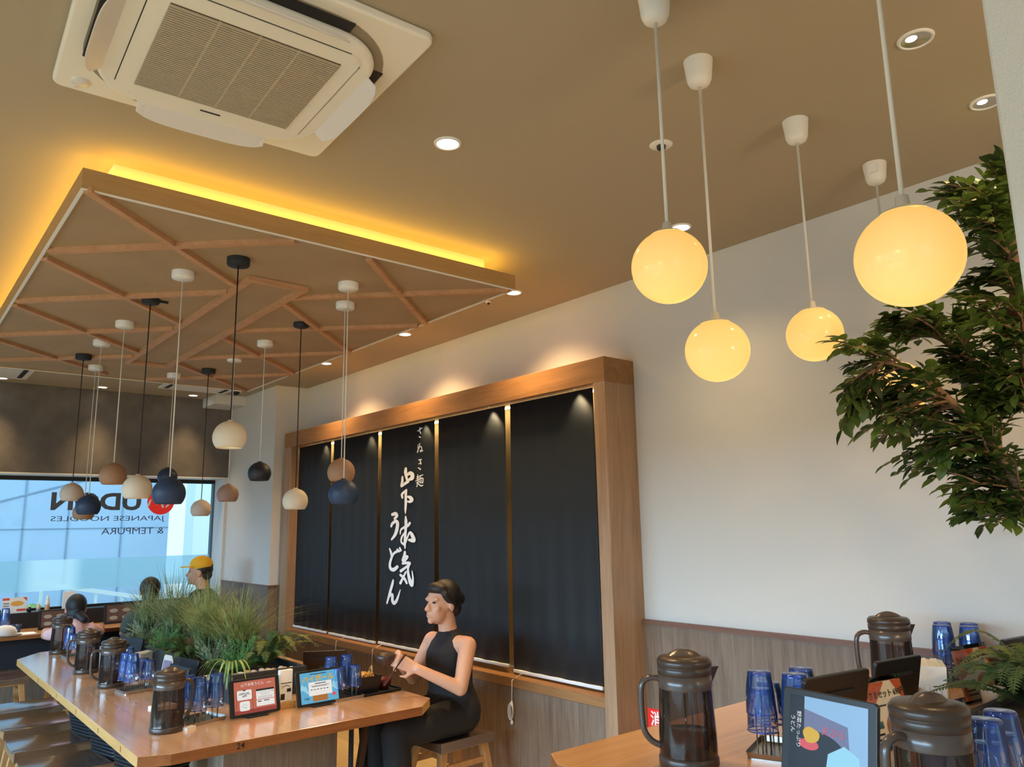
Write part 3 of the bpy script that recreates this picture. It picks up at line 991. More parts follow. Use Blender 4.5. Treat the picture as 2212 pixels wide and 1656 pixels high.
def ball_mesh():
    prof = [(0.010, R_BALL + 0.004)]
    for i in range(1, 18):
        a = math.radians(4 + i * (131 - 4) / 17)
        prof.append((R_BALL * math.sin(a), R_BALL * math.cos(a)))
    r, z = prof[-1]
    prof.append((r - 0.003, z + 0.0005))
    prof.append((r - 0.004, z + 0.012))
    b = MB()
    b.lathe(prof, 36)
    return b


def pendant(x, y, z, ball, dark_cord, bracket, label):
    t = thing('pendant_lamp', label, 'pendant lamp', (x, y, CB), 0, 'ball pendants under the wooden canopy')
    cm = m_cord_black if dark_cord else m_cord_white
    bm = m_black_matt if dark_cord else m_white_plastic
    if bracket:
        b = MB()
        b.lathe([(0, -0.026), (0.040, -0.026), (0.044, -0.02), (0.044, 0.0)], 24)
        b.box(0.02, 0.085, -0.006, 0.006, -0.012, -0.002)
        b.obj('ceiling_rose', bm, t)
    else:
        MB().lathe([(0, -0.034), (0.046, -0.034), (0.049, -0.028), (0.049, 0.0)], 26).obj('ceiling_rose', bm, t)
    MB().tube([(0, 0, -0.03), (0, 0, z - CB + R_BALL)], 0.0028, 6).obj('cord', cm, t)
    s = ball_mesh()
    for i, v in enumerate(s.v): s.v[i] = v + Vector((0, 0, z - CB))
    s.obj('lamp_shade', ball, t)
    MB().lathe([(0, z - CB - 0.036), (R_BALL * 0.742, z - CB - 0.036)], 28).obj('diffuser', m_ball_lit, t)
    lamp('pendant_bulb', 'SPOT', (x, y, z - 0.042), 5.0, (1.0, 0.76, 0.46), spot_size=math.radians(110), spot_blend=0.8, shadow_soft_size=0.03)
    return t


for a in ((1.145, 3.256, 1.939, m_ball_white, True, False, 'cream ball pendant on black cord, hanging highest and nearest the front edge'),
          (1.008, 3.587, 1.715, m_ball_navy, False, False, 'largest looking navy ball pendant on white cord, over the red emblem'),
          (1.007, 4.119, 1.759, m_ball_white, True, True, 'cream ball pendant on black cord beside the big navy one, before the window'),
          (1.015, 4.677, 1.857, m_ball_brown, False, False, 'terracotta brown ball pendant on white cord against the dark window band'),
          (1.013, 5.234, 1.706, m_ball_navy, False, False, 'navy ball pendant on white cord overlapping a brown one before the lettering'),
          (1.150, 6.071, 1.690, m_ball_brown, False, False, 'brown ball pendant mostly hidden behind a navy one at the lettering'),
          (1.006, 5.726, 1.804, m_ball_pink, True, False, 'sand coloured ball pendant on black cord, leftmost of the cluster'),
          (1.683, 6.055, 1.950, m_ball_navy, False, False, 'navy ball pendant half hidden behind the big navy one'),
          (1.836, 5.734, 1.703, m_ball_pink, True, False, 'small looking sand ball pendant on black cord at the window\'s right edge'),
          (1.841, 5.217, 1.788, m_ball_rose, False, False, 'rosy brown ball pendant directly below the high cream one'),
          (1.836, 4.667, 1.896, m_ball_dark, False, False, 'dark navy ball pendant alone in front of the white pillar'),
          (1.830, 4.116, 1.707, m_ball_white, True, True, 'white ball pendant on black cord at the left end of the blinds'),
          (1.698, 3.287, 1.709, m_ball_navy, False, False, 'navy ball pendant in front of the blinds, below a brown one'),
          (1.842, 3.597, 1.835, m_ball_brown, False, False, 'brown ball pendant in front of the blinds, above a navy one')):
    pendant(*a)

# ------------------------------------------------------------------ glowing opal globes
m_opal = bpy.data.materials.new('opal_glass')
m_opal.use_nodes = True
nt = m_opal.node_tree
p = nt.nodes['Principled BSDF']
p.inputs['Base Color'].default_value = (0.7, 0.58, 0.40, 1)
p.inputs['Roughness'].default_value = 0.12
p.inputs['Emission Color'].default_value = (1.0, 0.62, 0.17, 1)
p.inputs['Emission Strength'].default_value = 0.44
_t = nt.nodes.new('ShaderNodeBsdfTranslucent'); _t.inputs['Color'].default_value = (0.95, 0.74, 0.42, 1)
_a = nt.nodes.new('ShaderNodeMixShader'); _a.inputs['Fac'].default_value = 0.35
nt.links.new(p.outputs[0], _a.inputs[1]); nt.links.new(_t.outputs[0], _a.inputs[2])
nt.links.new(_a.outputs[0], nt.nodes['Material Output'].inputs['Surface'])


def globe(x, y, z, r, label, sticker=False):
    t = thing('globe_lamp', label, 'globe lamp', (x, y, CE), 0, 'opal globe lamps over the right table')
    MB().lathe([(0, -0.082), (0.018, -0.081), (0.030, -0.074), (0.036, -0.060), (0.042, -0.006), (0.043, 0)], 28).obj('ceiling_cup', m_white_plastic, t)
    if sticker:
        MB().box(-0.046, -0.040, -0.026, 0.006, -0.05, -0.016).obj('sticker', m_paper, t)
    d = z - CE
    MB().tube([(0, 0, -0.078), (0, 0, d + r + 0.012)], 0.0042, 8).obj('cord', m_cord_white, t)
    b = MB()
    b.lathe([(0, d + r * 0.95 + 0.026), (0.010, d + r * 0.95 + 0.026), (0.012, d + r * 0.95 + 0.008), (r * 0.40, d + r * 0.93 + 0.001), (r * 0.48, d + r * 0.88)], 28)
    b.obj('cap', m_white_plastic, t)
    pr = []
    for i in range(0, 25):
        a = math.radians(28 + i * 152 / 24)
        pr.append((max(0, r * math.sin(a)), r * 0.985 * math.cos(a)))
    pr[-1] = (0, pr[-1][1])
    MB().lathe(pr, 44, (0, 0, d)).obj('glass_globe', m_opal, t)
    lamp('globe_and_fill_bulb', 'POINT', (x, y, z - r * 0.30), 0.25 * (r / 0.093) ** 2, (1.0, 0.76, 0.28), shadow_soft_size=0.028)
    return t


globe(1.425, 1.114, 2.157, 0.0905, 'glowing globe lamp just right of the frame top, cord nearest the photo\'s middle')
globe(1.755, 1.224, 2.015, 0.0875, 'glowing globe lamp hanging lowest in clear view, left of the smallest one')
globe(2.302, 1.231, 2.143, 0.0885, 'smallest looking unhidden glowing globe lamp, third along the row')
globe(2.841, 1.216, 2.016, 0.098, 'glowing globe lamp partly hidden behind the tree leaves', True)
globe(1.262, 0.502, 1.970, 0.0825, 'biggest, nearest glowing globe lamp overlapping the tree')

# ------------------------------------------------------------------ artificial tree at the right
tr = thing('tree', 'tall green artificial tree by the wall at the right', 'tree', (2.85, 0.12, FL))
O = Vector((2.85, 0.12, FL))
b = MB()
b.lathe([(0.0, 0.0), (0.13, 0.0), (0.16, 0.30), (0.165, 0.32), (0.15, 0.32), (0.145, 0.29), (0, 0.29)], 24)
b.obj('pot', m_planter, tr)


def smoothline(P, n=5):
    P = [Vector(p) for p in P]
    Q = []
    for i in range(len(P) - 1):
        p0, p1, p2, p3 = P[max(i - 1, 0)], P[i], P[i + 1], P[min(i + 2, len(P) - 1)]
        for k in range(n):
            t = k / n
            Q.append(0.5 * ((2 * p1) + (p2 - p0) * t + (2 * p0 - 5 * p1 + 4 * p2 - p3) * t * t + (3 * p1 - p0 - 3 * p2 + p3) * t ** 3))
    Q.append(P[-1])
    return Q


def limb(pts, r0, r1, name):
    q = smoothline([Vector(p) - O for p in pts])
    n = len(q)
    MB().tube(q, [r0 + (r1 - r0) * i / (n - 1) for i in range(n)], 9).obj(name, m_bark, tr)


limb([(2.85, .12, .38), (2.80, .30, .9), (2.70, .52, 1.5), (2.58, .733, 2.03), (2.555, .722, 2.25), (2.55, .71, 2.42), (2.55, .70, 2.60)], .030, .006, 'trunk')
limb([(2.80, .28, .85), (2.68, .62, 1.30), (2.60, .786, 1.546), (2.57, .792, 1.609), (2.50, .806, 1.73), (2.42, .85, 1.832), (2.32, .902, 1.935), (2.28, .933, 1.97), (2.2, .987, 2.006)], .024, .004, 'branch')
limb([(2.70, .56, 1.55), (2.62, .764, 1.871), (2.52, .832, 1.974), (2.42, .896, 2.078), (2.36, .944, 2.139)], .017, .004, 'branch')
TIPS = [((2.213,0.978,2.0),(2.002,0.991,2.02)),((2.24,0.96,1.988),(2.129,1.042,1.989)),((2.213,0.978,2.0),(2.401,1.198,1.954)),((2.213,0.978,2.0),(2.174,1.085,1.854)),((2.213,0.978,2.0),(2.16,1.1,1.804)),((2.353,0.885,1.901),(2.304,1.128,1.798)),((2.37,0.876,1.884),(2.484,1.146,1.803)),((2.387,0.868,1.867),(2.585,1.119,1.814)),((2.447,0.835,1.798),(2.443,1.114,1.717)),((2.535,0.799,1.67),(2.75,1.218,1.708)),((2.535,0.799,1.67),(2.563,1.029,1.701)),((2.558,0.795,1.63),(2.34,0.913,1.634)),((2.585,0.789,1.577),(2.722,1.021,1.605)),((2.6,0.786,1.546),(2.54,0.956,1.552)),((2.59,0.788,1.567),(2.346,0.872,1.584)),((2.6,0.786,1.546),(2.819,0.993,1.552)),((2.6,0.786,1.546),(2.346,0.792,1.533)),((2.55,0.708,2.47),(2.568,0.945,2.61)),((2.55,0.711,2.449),(2.521,0.89,2.549)),((2.55,0.718,2.39),(2.721,0.807,2.59)),((2.55,0.708,2.47),(2.476,0.701,2.591)),((2.55,0.711,2.449),(2.388,0.644,2.509)),((2.39,0.92,2.108),(2.259,0.987,2.132)),((2.437,0.885,2.061),(2.267,0.93,2.104)),((2.563,0.723,2.165),(2.575,0.904,2.24)),((2.558,0.721,2.211),(2.467,0.819,2.258)),((2.55,0.72,2.322),(2.656,0.864,2.432)),((2.55,0.718,2.373),(2.401,0.767,2.415)),((2.267,0.942,1.976),(2.173,0.996,2.051)),((2.4,0.912,2.098),(2.254,0.99,2.09)),((2.253,0.951,1.982),(2.475,1.168,1.941)),((2.387,0.868,1.867),(2.537,1.074,1.836)),((2.487,0.814,1.747),(2.642,0.968,1.828)),((2.6,0.786,1.546),(2.639,0.904,1.597)),((2.58,0.79,1.588),(2.51,0.884,1.616)),((2.58,0.733,2.029),(2.382,0.715,1.877)),((2.55,0.719,2.356),(2.696,0.756,2.543)),((2.537,0.821,1.957),(2.512,0.94,2.007)),((2.55,0.719,2.339),(2.299,0.709,2.369)),((2.55,0.719,2.339),(2.365,0.713,2.41)),((2.55,0.714,2.428),(2.329,0.783,2.438)),((2.6,0.786,1.546),(2.689,0.818,1.67)),((2.447,0.835,1.798),(2.627,0.999,1.906)),((2.563,0.723,2.165),(2.393,0.698,2.238)),((2.353,0.885,1.901),(2.482,1.063,1.989)),((2.213,0.978,2.0),(2.105,1.06,1.869)),((2.58,0.733,2.029),(2.651,0.835,2.114)),((2.437,0.885,2.061),(2.598,1.089,2.157)),((2.55,0.711,2.449),(2.592,0.68,2.594)),((2.558,0.795,1.63),(2.689,0.931,1.708)),((2.353,0.885,1.901),(2.272,0.937,1.973)),((2.37,0.876,1.884),(2.105,0.969,1.779)),((2.6,0.786,1.546),(2.586,0.82,1.594)),((2.46,0.828,1.781),(2.483,0.964,1.78)),((2.353,0.885,1.901),(2.176,1.047,1.799)),((2.575,0.791,1.599),(2.5,0.845,1.68)),((2.575,0.791,1.599),(2.464,0.93,1.622)),((2.62,0.764,1.871),(2.364,0.677,1.985)),((2.453,0.874,2.043),(2.339,0.901,2.146)),((2.55,0.719,2.339),(2.471,0.724,2.451)),((2.512,0.804,1.71),(2.48,0.911,1.761)),((2.42,0.896,2.078),(2.502,1.057,2.17)),((2.595,0.787,1.556),(2.525,0.758,1.683)),((2.58,0.733,2.029),(2.801,0.797,2.161)),((2.447,0.835,1.798),(2.584,1.018,1.844)),((2.62,0.764,1.871),(2.812,0.833,1.96)),((2.575,0.791,1.599),(2.651,0.905,1.68)),((2.62,0.764,1.871),(2.685,0.897,1.878)),((2.512,0.804,1.71),(2.51,0.901,1.793)),((2.387,0.868,1.867),(2.516,1.056,1.873)),((2.42,0.896,2.078),(2.331,0.996,2.094)),((2.62,0.764,1.871),(2.647,0.886,1.878)),((2.57,0.798,1.923),(2.64,0.932,2.012)),((2.32,0.902,1.935),(2.311,1.025,1.889)),((2.46,0.828,1.781),(2.332,0.941,1.726)),((2.512,0.804,1.71),(2.281,0.831,1.734)),((2.37,0.876,1.884),(2.144,0.9,1.885)),((2.547,0.797,1.65),(2.455,0.854,1.712)),((2.46,0.828,1.781),(2.48,1.065,1.713)),((2.5,0.806,1.73),(2.61,0.824,1.87)),((2.6,0.786,1.546),(2.687,0.832,1.579)),((2.503,0.843,1.992),(2.387,0.901,2.034)),((2.58,0.733,2.029),(2.775,0.812,2.131)),((2.5,0.806,1.73),(2.367,0.832,1.818)),((2.55,0.719,2.339),(2.638,0.834,2.482)),((2.603,0.775,1.888),(2.369,0.775,1.955)),((2.57,0.727,2.111),(2.677,0.915,2.206)),((2.5,0.806,1.73),(2.565,0.944,1.783)),((2.487,0.814,1.747),(2.695,0.977,1.858)),((2.403,0.859,1.849),(2.582,1.032,1.939)),((2.3,0.918,1.953),(2.374,1.072,1.885)),((2.553,0.809,1.94),(2.702,0.976,2.015)),((2.55,0.708,2.47),(2.649,0.888,2.6)),((2.577,0.731,2.056),(2.612,0.814,2.175)),((2.62,0.764,1.871),(2.454,0.796,1.902)),((2.537,0.821,1.957),(2.525,0.917,2.016)),((2.6,0.786,1.546),(2.778,0.871,1.567)),((2.55,0.708,2.47),(2.4,0.662,2.554)),((2.267,0.942,1.976),(2.484,1.173,2.053)),((2.55,0.718,2.407),(2.552,0.861,2.507)),((2.547,0.797,1.65),(2.473,0.921,1.65)),((2.437,0.885,2.061),(2.168,0.874,2.101)),((2.577,0.731,2.056),(2.502,0.704,2.174)),((2.6,0.786,1.546),(2.419,0.75,1.618)),((2.56,0.721,2.193),(2.617,0.748,2.073)),((2.56,0.721,2.193),(2.74,0.78,2.102)),((2.558,0.795,1.63),(2.743,0.931,1.731)),((2.555,0.72,2.249),(2.592,0.803,2.372)),((2.567,0.725,2.138),(2.49,0.682,2.26)),((2.503,0.843,1.992),(2.288,0.815,2.062)),((2.57,0.798,1.923),(2.644,0.939,1.987)),((2.55,0.718,2.39),(2.557,0.794,2.512)),((2.558,0.721,2.211),(2.646,0.838,2.328)),((2.603,0.775,1.888),(2.52,0.843,1.972)),((2.603,0.775,1.888),(2.777,0.847,2.056)),((2.603,0.775,1.888),(2.44,0.839,1.918)),((2.553,0.72,2.268),(2.436,0.716,2.365)),((2.57,0.727,2.111),(2.434,0.819,2.131)),((2.55,0.72,2.322),(2.591,0.726,2.469)),((2.55,0.718,2.407),(2.729,0.805,2.625)),((2.62,0.764,1.871),(2.434,0.801,1.879)),((2.555,0.72,2.249),(2.601,0.773,2.396)),((2.59,0.788,1.567),(2.703,1.006,1.589)),((2.55,0.718,2.39),(2.392,0.76,2.438)),((2.473,0.821,1.764),(2.235,0.841,1.787)),((2.55,0.72,2.322),(2.563,0.732,2.474)),((2.52,0.832,1.974),(2.665,0.955,2.129)),((2.577,0.731,2.056),(2.746,0.789,2.245)),((2.55,0.72,2.322),(2.644,0.833,2.474)),((2.603,0.775,1.888),(2.542,0.874,1.908)),((2.58,0.733,2.029),(2.523,0.767,2.081)),((2.62,0.764,1.871),(2.614,0.785,1.873)),((2.58,0.733,2.029),(2.762,0.817,1.909)),((2.55,0.719,2.339),(2.431,0.722,2.429)),((2.62,0.764,1.871),(2.49,0.799,1.9)),((2.577,0.731,2.056),(2.609,0.822,2.159)),((2.57,0.798,1.923),(2.783,0.864,2.094)),((2.553,0.809,1.94),(2.377,0.866,1.979)),((2.567,0.725,2.138),(2.312,0.753,2.135)),((2.58,0.733,2.029),(2.368,0.714,2.047)),((2.487,0.853,2.009),(2.498,0.878,2.159)),((2.55,0.72,2.305),(2.582,0.739,2.46)),((2.603,0.775,1.888),(2.425,0.849,1.873)),((2.55,0.719,2.356),(2.375,0.75,2.398)),((2.5,0.806,1.73),(2.527,0.868,1.836)),((2.585,0.789,1.577),(2.638,0.966,1.601)),((2.487,0.853,2.009),(2.562,0.887,2.169)),((2.55,0.708,2.47),(2.644,0.691,2.634)),((2.58,0.733,2.029),(2.341,0.703,2.03)),((2.55,0.718,2.407),(2.522,0.684,2.539)),((2.62,0.764,1.871),(2.767,0.835,1.99)),((2.555,0.72,2.249),(2.764,0.813,2.452)),((2.575,0.791,1.599),(2.464,0.873,1.625)),((2.555,0.72,2.249),(2.71,0.814,2.428)),((2.563,0.723,2.165),(2.616,0.801,2.297)),((2.587,0.787,1.905),(2.78,0.921,2.057)),((2.62,0.764,1.871),(2.465,0.762,1.886)),((2.587,0.787,1.905),(2.665,0.882,2.014)),((2.59,0.788,1.567),(2.74,1.015,1.586)),((2.5,0.806,1.73),(2.468,0.848,1.848)),((2.587,0.787,1.905),(2.367,0.779,1.98)),((2.6,0.786,1.546),(2.427,0.802,1.585)),((2.55,0.714,2.428),(2.358,0.737,2.465)),((2.573,0.729,2.083),(2.35,0.785,2.095)),((2.57,0.792,1.609),(2.376,0.733,1.733))]
rt_ = random.Random(8)


def leaf_blade(b, base, d, nrm, L, W):
    d = d.normalized()
    s = d.cross(nrm).normalized()
    nrm = s.cross(d).normalized()
    fold = 0.30 * W
    prof = ((.14, .30), (.36, .50), (.62, .45), (.84, .22))
    mids = [base + d * L * t - nrm * L * .12 * t * t for t, w in prof]
    lf = [m + s * W * w + nrm * fold * w for m, (t, w) in zip(mids, prof)]
    rg = [m - s * W * w + nrm * fold * w for m, (t, w) in zip(mids, prof)]
    tip = base + d * L - nrm * 0.14 * L
    n = len(prof)
    vs = [base] + mids + lf + rg + [tip]
    A, Bq, Cq, T = 1, 1 + n, 1 + 2 * n, 1 + 3 * n
    fs = [(0, Bq, A), (0, A, Cq)]
    for q in range(n - 1): fs += [(A + q, Bq + q, Bq + q + 1, A + q + 1), (A + q, A + q + 1, Cq + q + 1, Cq + q)]
    fs += [(A + n - 1, Bq + n - 1, T), (A + n - 1, T, Cq + n - 1)]
    b.add(vs, fs, True)


leaves, twigs = MB(), MB()


def twig(a, c, nleaf, sub=True):
    a, c = Vector(a), Vector(c)
    L = (c - a).length
    mid = (a + c) / 2 + Vector((0, 0, 0.12 * L))
    pts = [a * (1 - t) ** 2 + mid * 2 * t * (1 - t) + c * t * t for t in [i / 8 for i in range(9)]]
    twigs.tube([p - O for p in pts], [0.0035 * (1 - i / 9) + 0.0008 for i in range(9)], 5)
    for k in range(nleaf):
        t = 0.22 + 0.78 * (k + 0.5) / nleaf
        i = min(7, int(t * 8))
        f = t * 8 - i
        pos = pts[i] * (1 - f) + pts[i + 1] * f
        d = (pts[i + 1] - pts[i]).normalized()
        side = d.cross(Vector((rt_.uniform(-.3, .3), rt_.uniform(-.3, .3), 1))).normalized() * (1 if k % 2 else -1)
        ld = d * rt_.uniform(.35, .8) + side * rt_.uniform(.5, .95) + Vector((0, 0, rt_.uniform(-.32, .22)))
        if k == nleaf - 1: ld = d
        nr = Vector((rt_.uniform(-.5, .5), rt_.uniform(-.6, .4), 1))
        leaf_blade(leaves, pos - O, ld, nr, rt_.uniform(.040, .060), rt_.uniform(.021, .029))
    if sub:
        for k in range(3):
            t = rt_.uniform(0.25, 0.75)
            i = int(t * 8)
            d = (pts[i + 1] - pts[i]).normalized()
            e = d * 1.2 + Vector((rt_.uniform(-.7, .7), rt_.uniform(-.7, .7), rt_.uniform(-.5, .4)))
            twig(pts[i], pts[i] + e.normalized() * min(rt_.uniform(.08, .14), L * (1.02 - t)), 6, False)


for a, c in TIPS: twig(a, c, 12)
for k in range(26):      # the side of the crown the picture does not reach
    a = Vector((2.57 + rt_.uniform(-.03, .06), .60 + rt_.uniform(-.15, .1), rt_.uniform(1.5, 2.5)))
    twig(a, a + Vector((rt_.uniform(.0, .45), rt_.uniform(-.45, .1), rt_.uniform(-.1, .15))), 8, False)
twigs.obj('twigs', m_bark, tr)
leaves.obj('foliage', m_tree_leaf, tr, normals=False)

# ------------------------------------------------------------------ tables
T1 = 0.70
TX0, TX1, TY0, TY1 = 0.893, 2.290, 3.318, 6.74
ch = 0.13
t1 = thing('long_table', 'long oak shared table with cut corners and plants down its middle', 'table', (1.59, 5.03, FL))
zt = T1 - FL


def lp(x, y): return (x - 1.59, y - 5.03)


poly = [lp(TX0, TY0 + 0.05), lp(TX0 + 0.11, TY0), lp(TX1 - ch, TY0), lp(TX1, TY0 + ch), lp(TX1, TY1 - ch), lp(TX1 - ch, TY1), lp(TX0 + 0.17, TY1), lp(TX0, TY1 - 0.26)]
b = MB()
b.prism(poly, zt - 0.042, zt)
for k in range(len(b.f)):
    b.mi[k] = 0 if k == 1 else 1
top = b.obj('tabletop', [m_table, m_edge], t1)
for p_ in top.data.polygons:
    n = p_.normal
    p_.material_index = 0 if n.z > 0.5 else (2 if (n.y < -0.9) else 1)
top.data.materials.append(m_edge_shaded)
md = top.modifiers.new('bevel', 'BEVEL'); md.width = 0.002; md.segments = 2
b = MB()
b.text('24', 0.034, frame_from((1.276 - 1.59, TY0 - 5.03 - 0.0012, zt - 0.020), (1, 0, 0), (0, 0, 1)), bold=0.006)
b.obj('table_number', m_black, t1)
b = MB()
for y in (3.62, 4.02, 4.50, 5.02, 5.60):
    b.box(TX0 - 1.59 - 0.001, TX0 - 1.59 + 0.001, y - 5.03 - 0.004, y - 5.03 + 0.004, zt - 0.033, zt - 0.010)
b.obj('seat_mark', M('seat_mark_brown', S(120, 84, 48), 0.6), t1)
MB().box(*[v for v in (1.36 - 1.59, 1.93 - 1.59, 3.74 - 5.03, 6.45 - 5.03, 0, zt - 0.042)]).obj('pedestal', m_wains_x, t1, 0.003)
for y in (3.66, 6.5):
    MB().bar((2.06 - 1.59, y - 5.03, zt - 0.045), (1.965 - 1.59, y - 5.03, 0), 0.028, 0.032, (0, 1, 0)).obj('brace', M('brace_wood', S(70, 46, 30), 0.5), t1)
    MB().box(1.95 - 1.59, 1.962 - 1.59, y - 5.03 - 0.03, y - 5.03 + 0.0, 0, zt - 0.042).obj('leg', m_black_matt, t1)
    MB().box(1.95 - 1.59, 2.11 - 1.59, y - 5.03 - 0.02, y - 5.03 + 0.02, zt - 0.056, zt - 0.042).obj('bracket', m_black_matt, t1)

T2 = 0.98
t2 = thing('high_table', 'tall oak counter table at the lower right, set with pitchers', 'table', (2.25, 0.95, FL))
z2 = T2 - FL
poly = [(1.352 - 2.25, 0.40 - 0.95), (3.12 - 2.25, 0.40 - 0.95), (3.12 - 2.25, 1.556 - 0.95), (1.40 - 2.25, 1.556 - 0.95), (1.352 - 2.25, 1.48 - 0.95)]
o = MB().prism(poly, z2 - 0.04, z2).obj('tabletop', [m_table_x, m_edge_shaded], t2, 0.002)
for p_ in o.data.polygons: p_.material_index = 0 if abs(p_.normal.z) > 0.5 else 1
MB().box(1.75 - 2.25, 2.95 - 2.25, 0.75 - 0.95, 1.2 - 0.95, 0, z2 - 0.04).obj('pedestal', m_wains_x, t2, 0.003)


# ------------------------------------------------------------------ stools
def make_stool(name, label):
    t = thing(name, label, 'stool', (0, 0, FL), 0, None)
    H = 0.47 - FL
    b = MB()
    n = 18
    vs, fs = [], []
    L = 0.18
    for i in range(n + 1):
        s = -1 + 2 * i / n
        y = s * 0.168
        ztop = H - 0.014 + 0.014 * abs(s) ** 2.4
        zb = H - 0.052
        for x in (-L, L):
            vs += [(x, y, ztop), (x, y, zb)]
    for i in range(n):
        a = i * 4
        fs += [(a, a + 2, a + 6, a + 4), (a + 1, a + 5, a + 7, a + 3), (a, a + 4, a + 5, a + 1), (a + 2, a + 3, a + 7, a + 6)]
    fs += [(0, 1, 3, 2), (n * 4, n * 4 + 2, n * 4 + 3, n * 4 + 1)]
    b.add(vs, fs, False)
    b.obj('seat', m_seat, t, 0.004)
    for sx in (-1, 1):
        for sy in (-1, 1):
            c = MB()
            a, e = Vector((sx * 0.135, sy * 0.115, H - 0.054)), Vector((sx * 0.185, sy * 0.155, 0))
            vs = []
            for p0, w in ((a, 0.021), (e, 0.014)):
                vs += [p0 + Vector((i * w, j * w, 0)) for i, j in ((-1, -1), (1, -1), (1, 1), (-1, 1))]
            c.add(vs, [(3, 2, 1, 0), (4, 5, 6, 7), (0, 1, 5, 4), (1, 2, 6, 5), (2, 3, 7, 6), (3, 0, 4, 7)])
            c.obj('leg', m_leg, t, 0.003)
    for sy in (-1, 1):
        MB().bar((-0.15, sy * 0.13, H * 0.62), (0.15, sy * 0.13, H * 0.62), 0.018, 0.028).obj('rail', m_leg, t)
    for sx in (-1, 1):
        MB().bar((sx * 0.145, -0.12, H * 0.86), (sx * 0.145, 0.12, H * 0.86), 0.018, 0.034).obj('rail', m_leg, t)
    return t


st = make_stool('stool', 'walnut saddle stool nearest the viewer, cut by the bottom edge')
st.location = (0.855, 4.44, FL)
st['group'] = 'saddle stools along the long table'
for x, y, rz, lab, g in ((0.865, 4.955, 0, 'walnut saddle stool second from the nearest along the long table', 'saddle stools along the long table'),
                         (0.885, 5.51, 0, 'walnut saddle stool third from the nearest along the long table', 'saddle stools along the long table'),
                         (0.905, 6.03, 0, 'pale reflecting saddle stool, farthest of the row along the long table', 'saddle stools along the long table'),
                         (0.93, 7.42, PI / 2, 'wooden stool tucked before the window counter at far left', None),
                         (1.385, 7.25, PI / 2, 'wooden stool under the child in pink at the window counter', None),
                         (2.36, 7.22, PI / 2, 'wooden stool under the person in the yellow cap', None),
                         (1.935, 7.24, PI / 2, 'wooden stool under the dark haired person beside the yellow cap', None),
                         (2.53, 3.62, 0.05, 'wooden stool under the seated person in black at the table end', None)):
    s = dup(st, (x, y, FL), rz, lab)
    if g: s['group'] = g
    elif 'group' in s: del s['group']

# baskets hung under the long table
m_wicker = M('black_wicker', S(17, 18, 22), 0.5, spec=0.35)
for y, lab in ((5.02, 'black woven basket under the table edge, farthest of three'), (4.52, 'black woven basket under the table edge, middle of three'), (4.0, 'black woven basket under the table edge, at the photo\'s bottom')):
    t = thing('basket', lab, 'basket', (1.13, y, 0.43), math.radians(14), 'black baskets under the long table')
    b = MB()
    for i in range(13):
        f = i / 12
        w, d, z = 0.10 + 0.035 * f, 0.125 + 0.03 * f, 0.205 * f
        pts = [(p[0], p[1], z) for p in rounded(2 * w, 2 * d, 0.035, 4)]
        b.tube(pts + [pts[0], pts[1]], 0.0085, 6, cap=False)
    b.obj('woven_wall', m_wicker, t)
    b = MB()
    pts = [(p[0], p[1], 0.212) for p in rounded(0.28, 0.32, 0.035, 4)]
    b.tube(pts + [pts[0], pts[1]], 0.011, 7, cap=False)
    b.obj('rim', m_black, t)
    MB().rrect(0.20, 0.25, 0.03, 0.0, 0.006).obj('base', m_wicker, t)
    b = MB()
    for s in (-1, 1): b.tube([(0.06, s * 0.158, 0.21), (0.10, s * 0.158, T1 - 0.045 - 0.43)], 0.004, 6)
    b.obj('hanger', m_black, t)

# ------------------------------------------------------------------ window counter
wc = thing('window_counter', 'oak counter running along the end window with black front', 'counter', (0.2, 7.95, FL))
zc = 0.73 - FL
o = MB().box(-2.6, 2.645, -0.29, 0.24, zc - 0.032, zc).obj('counter_top', [m_table_x, m_edge_shaded], wc, 0.002)
for p_ in o.data.polygons: p_.material_index = 0 if abs(p_.normal.z) > 0.5 else 1
MB().box(-2.6, 2.645, -0.10, -0.07, 0.34, zc - 0.032).obj('front_panel', M('counter_front_navy', S(26, 30, 40), 0.6), wc)
MB().box(-2.6, 2.645, 0.0, 0.03, 0.0, 0.36).obj('kick_panel', m_wains_x, wc)

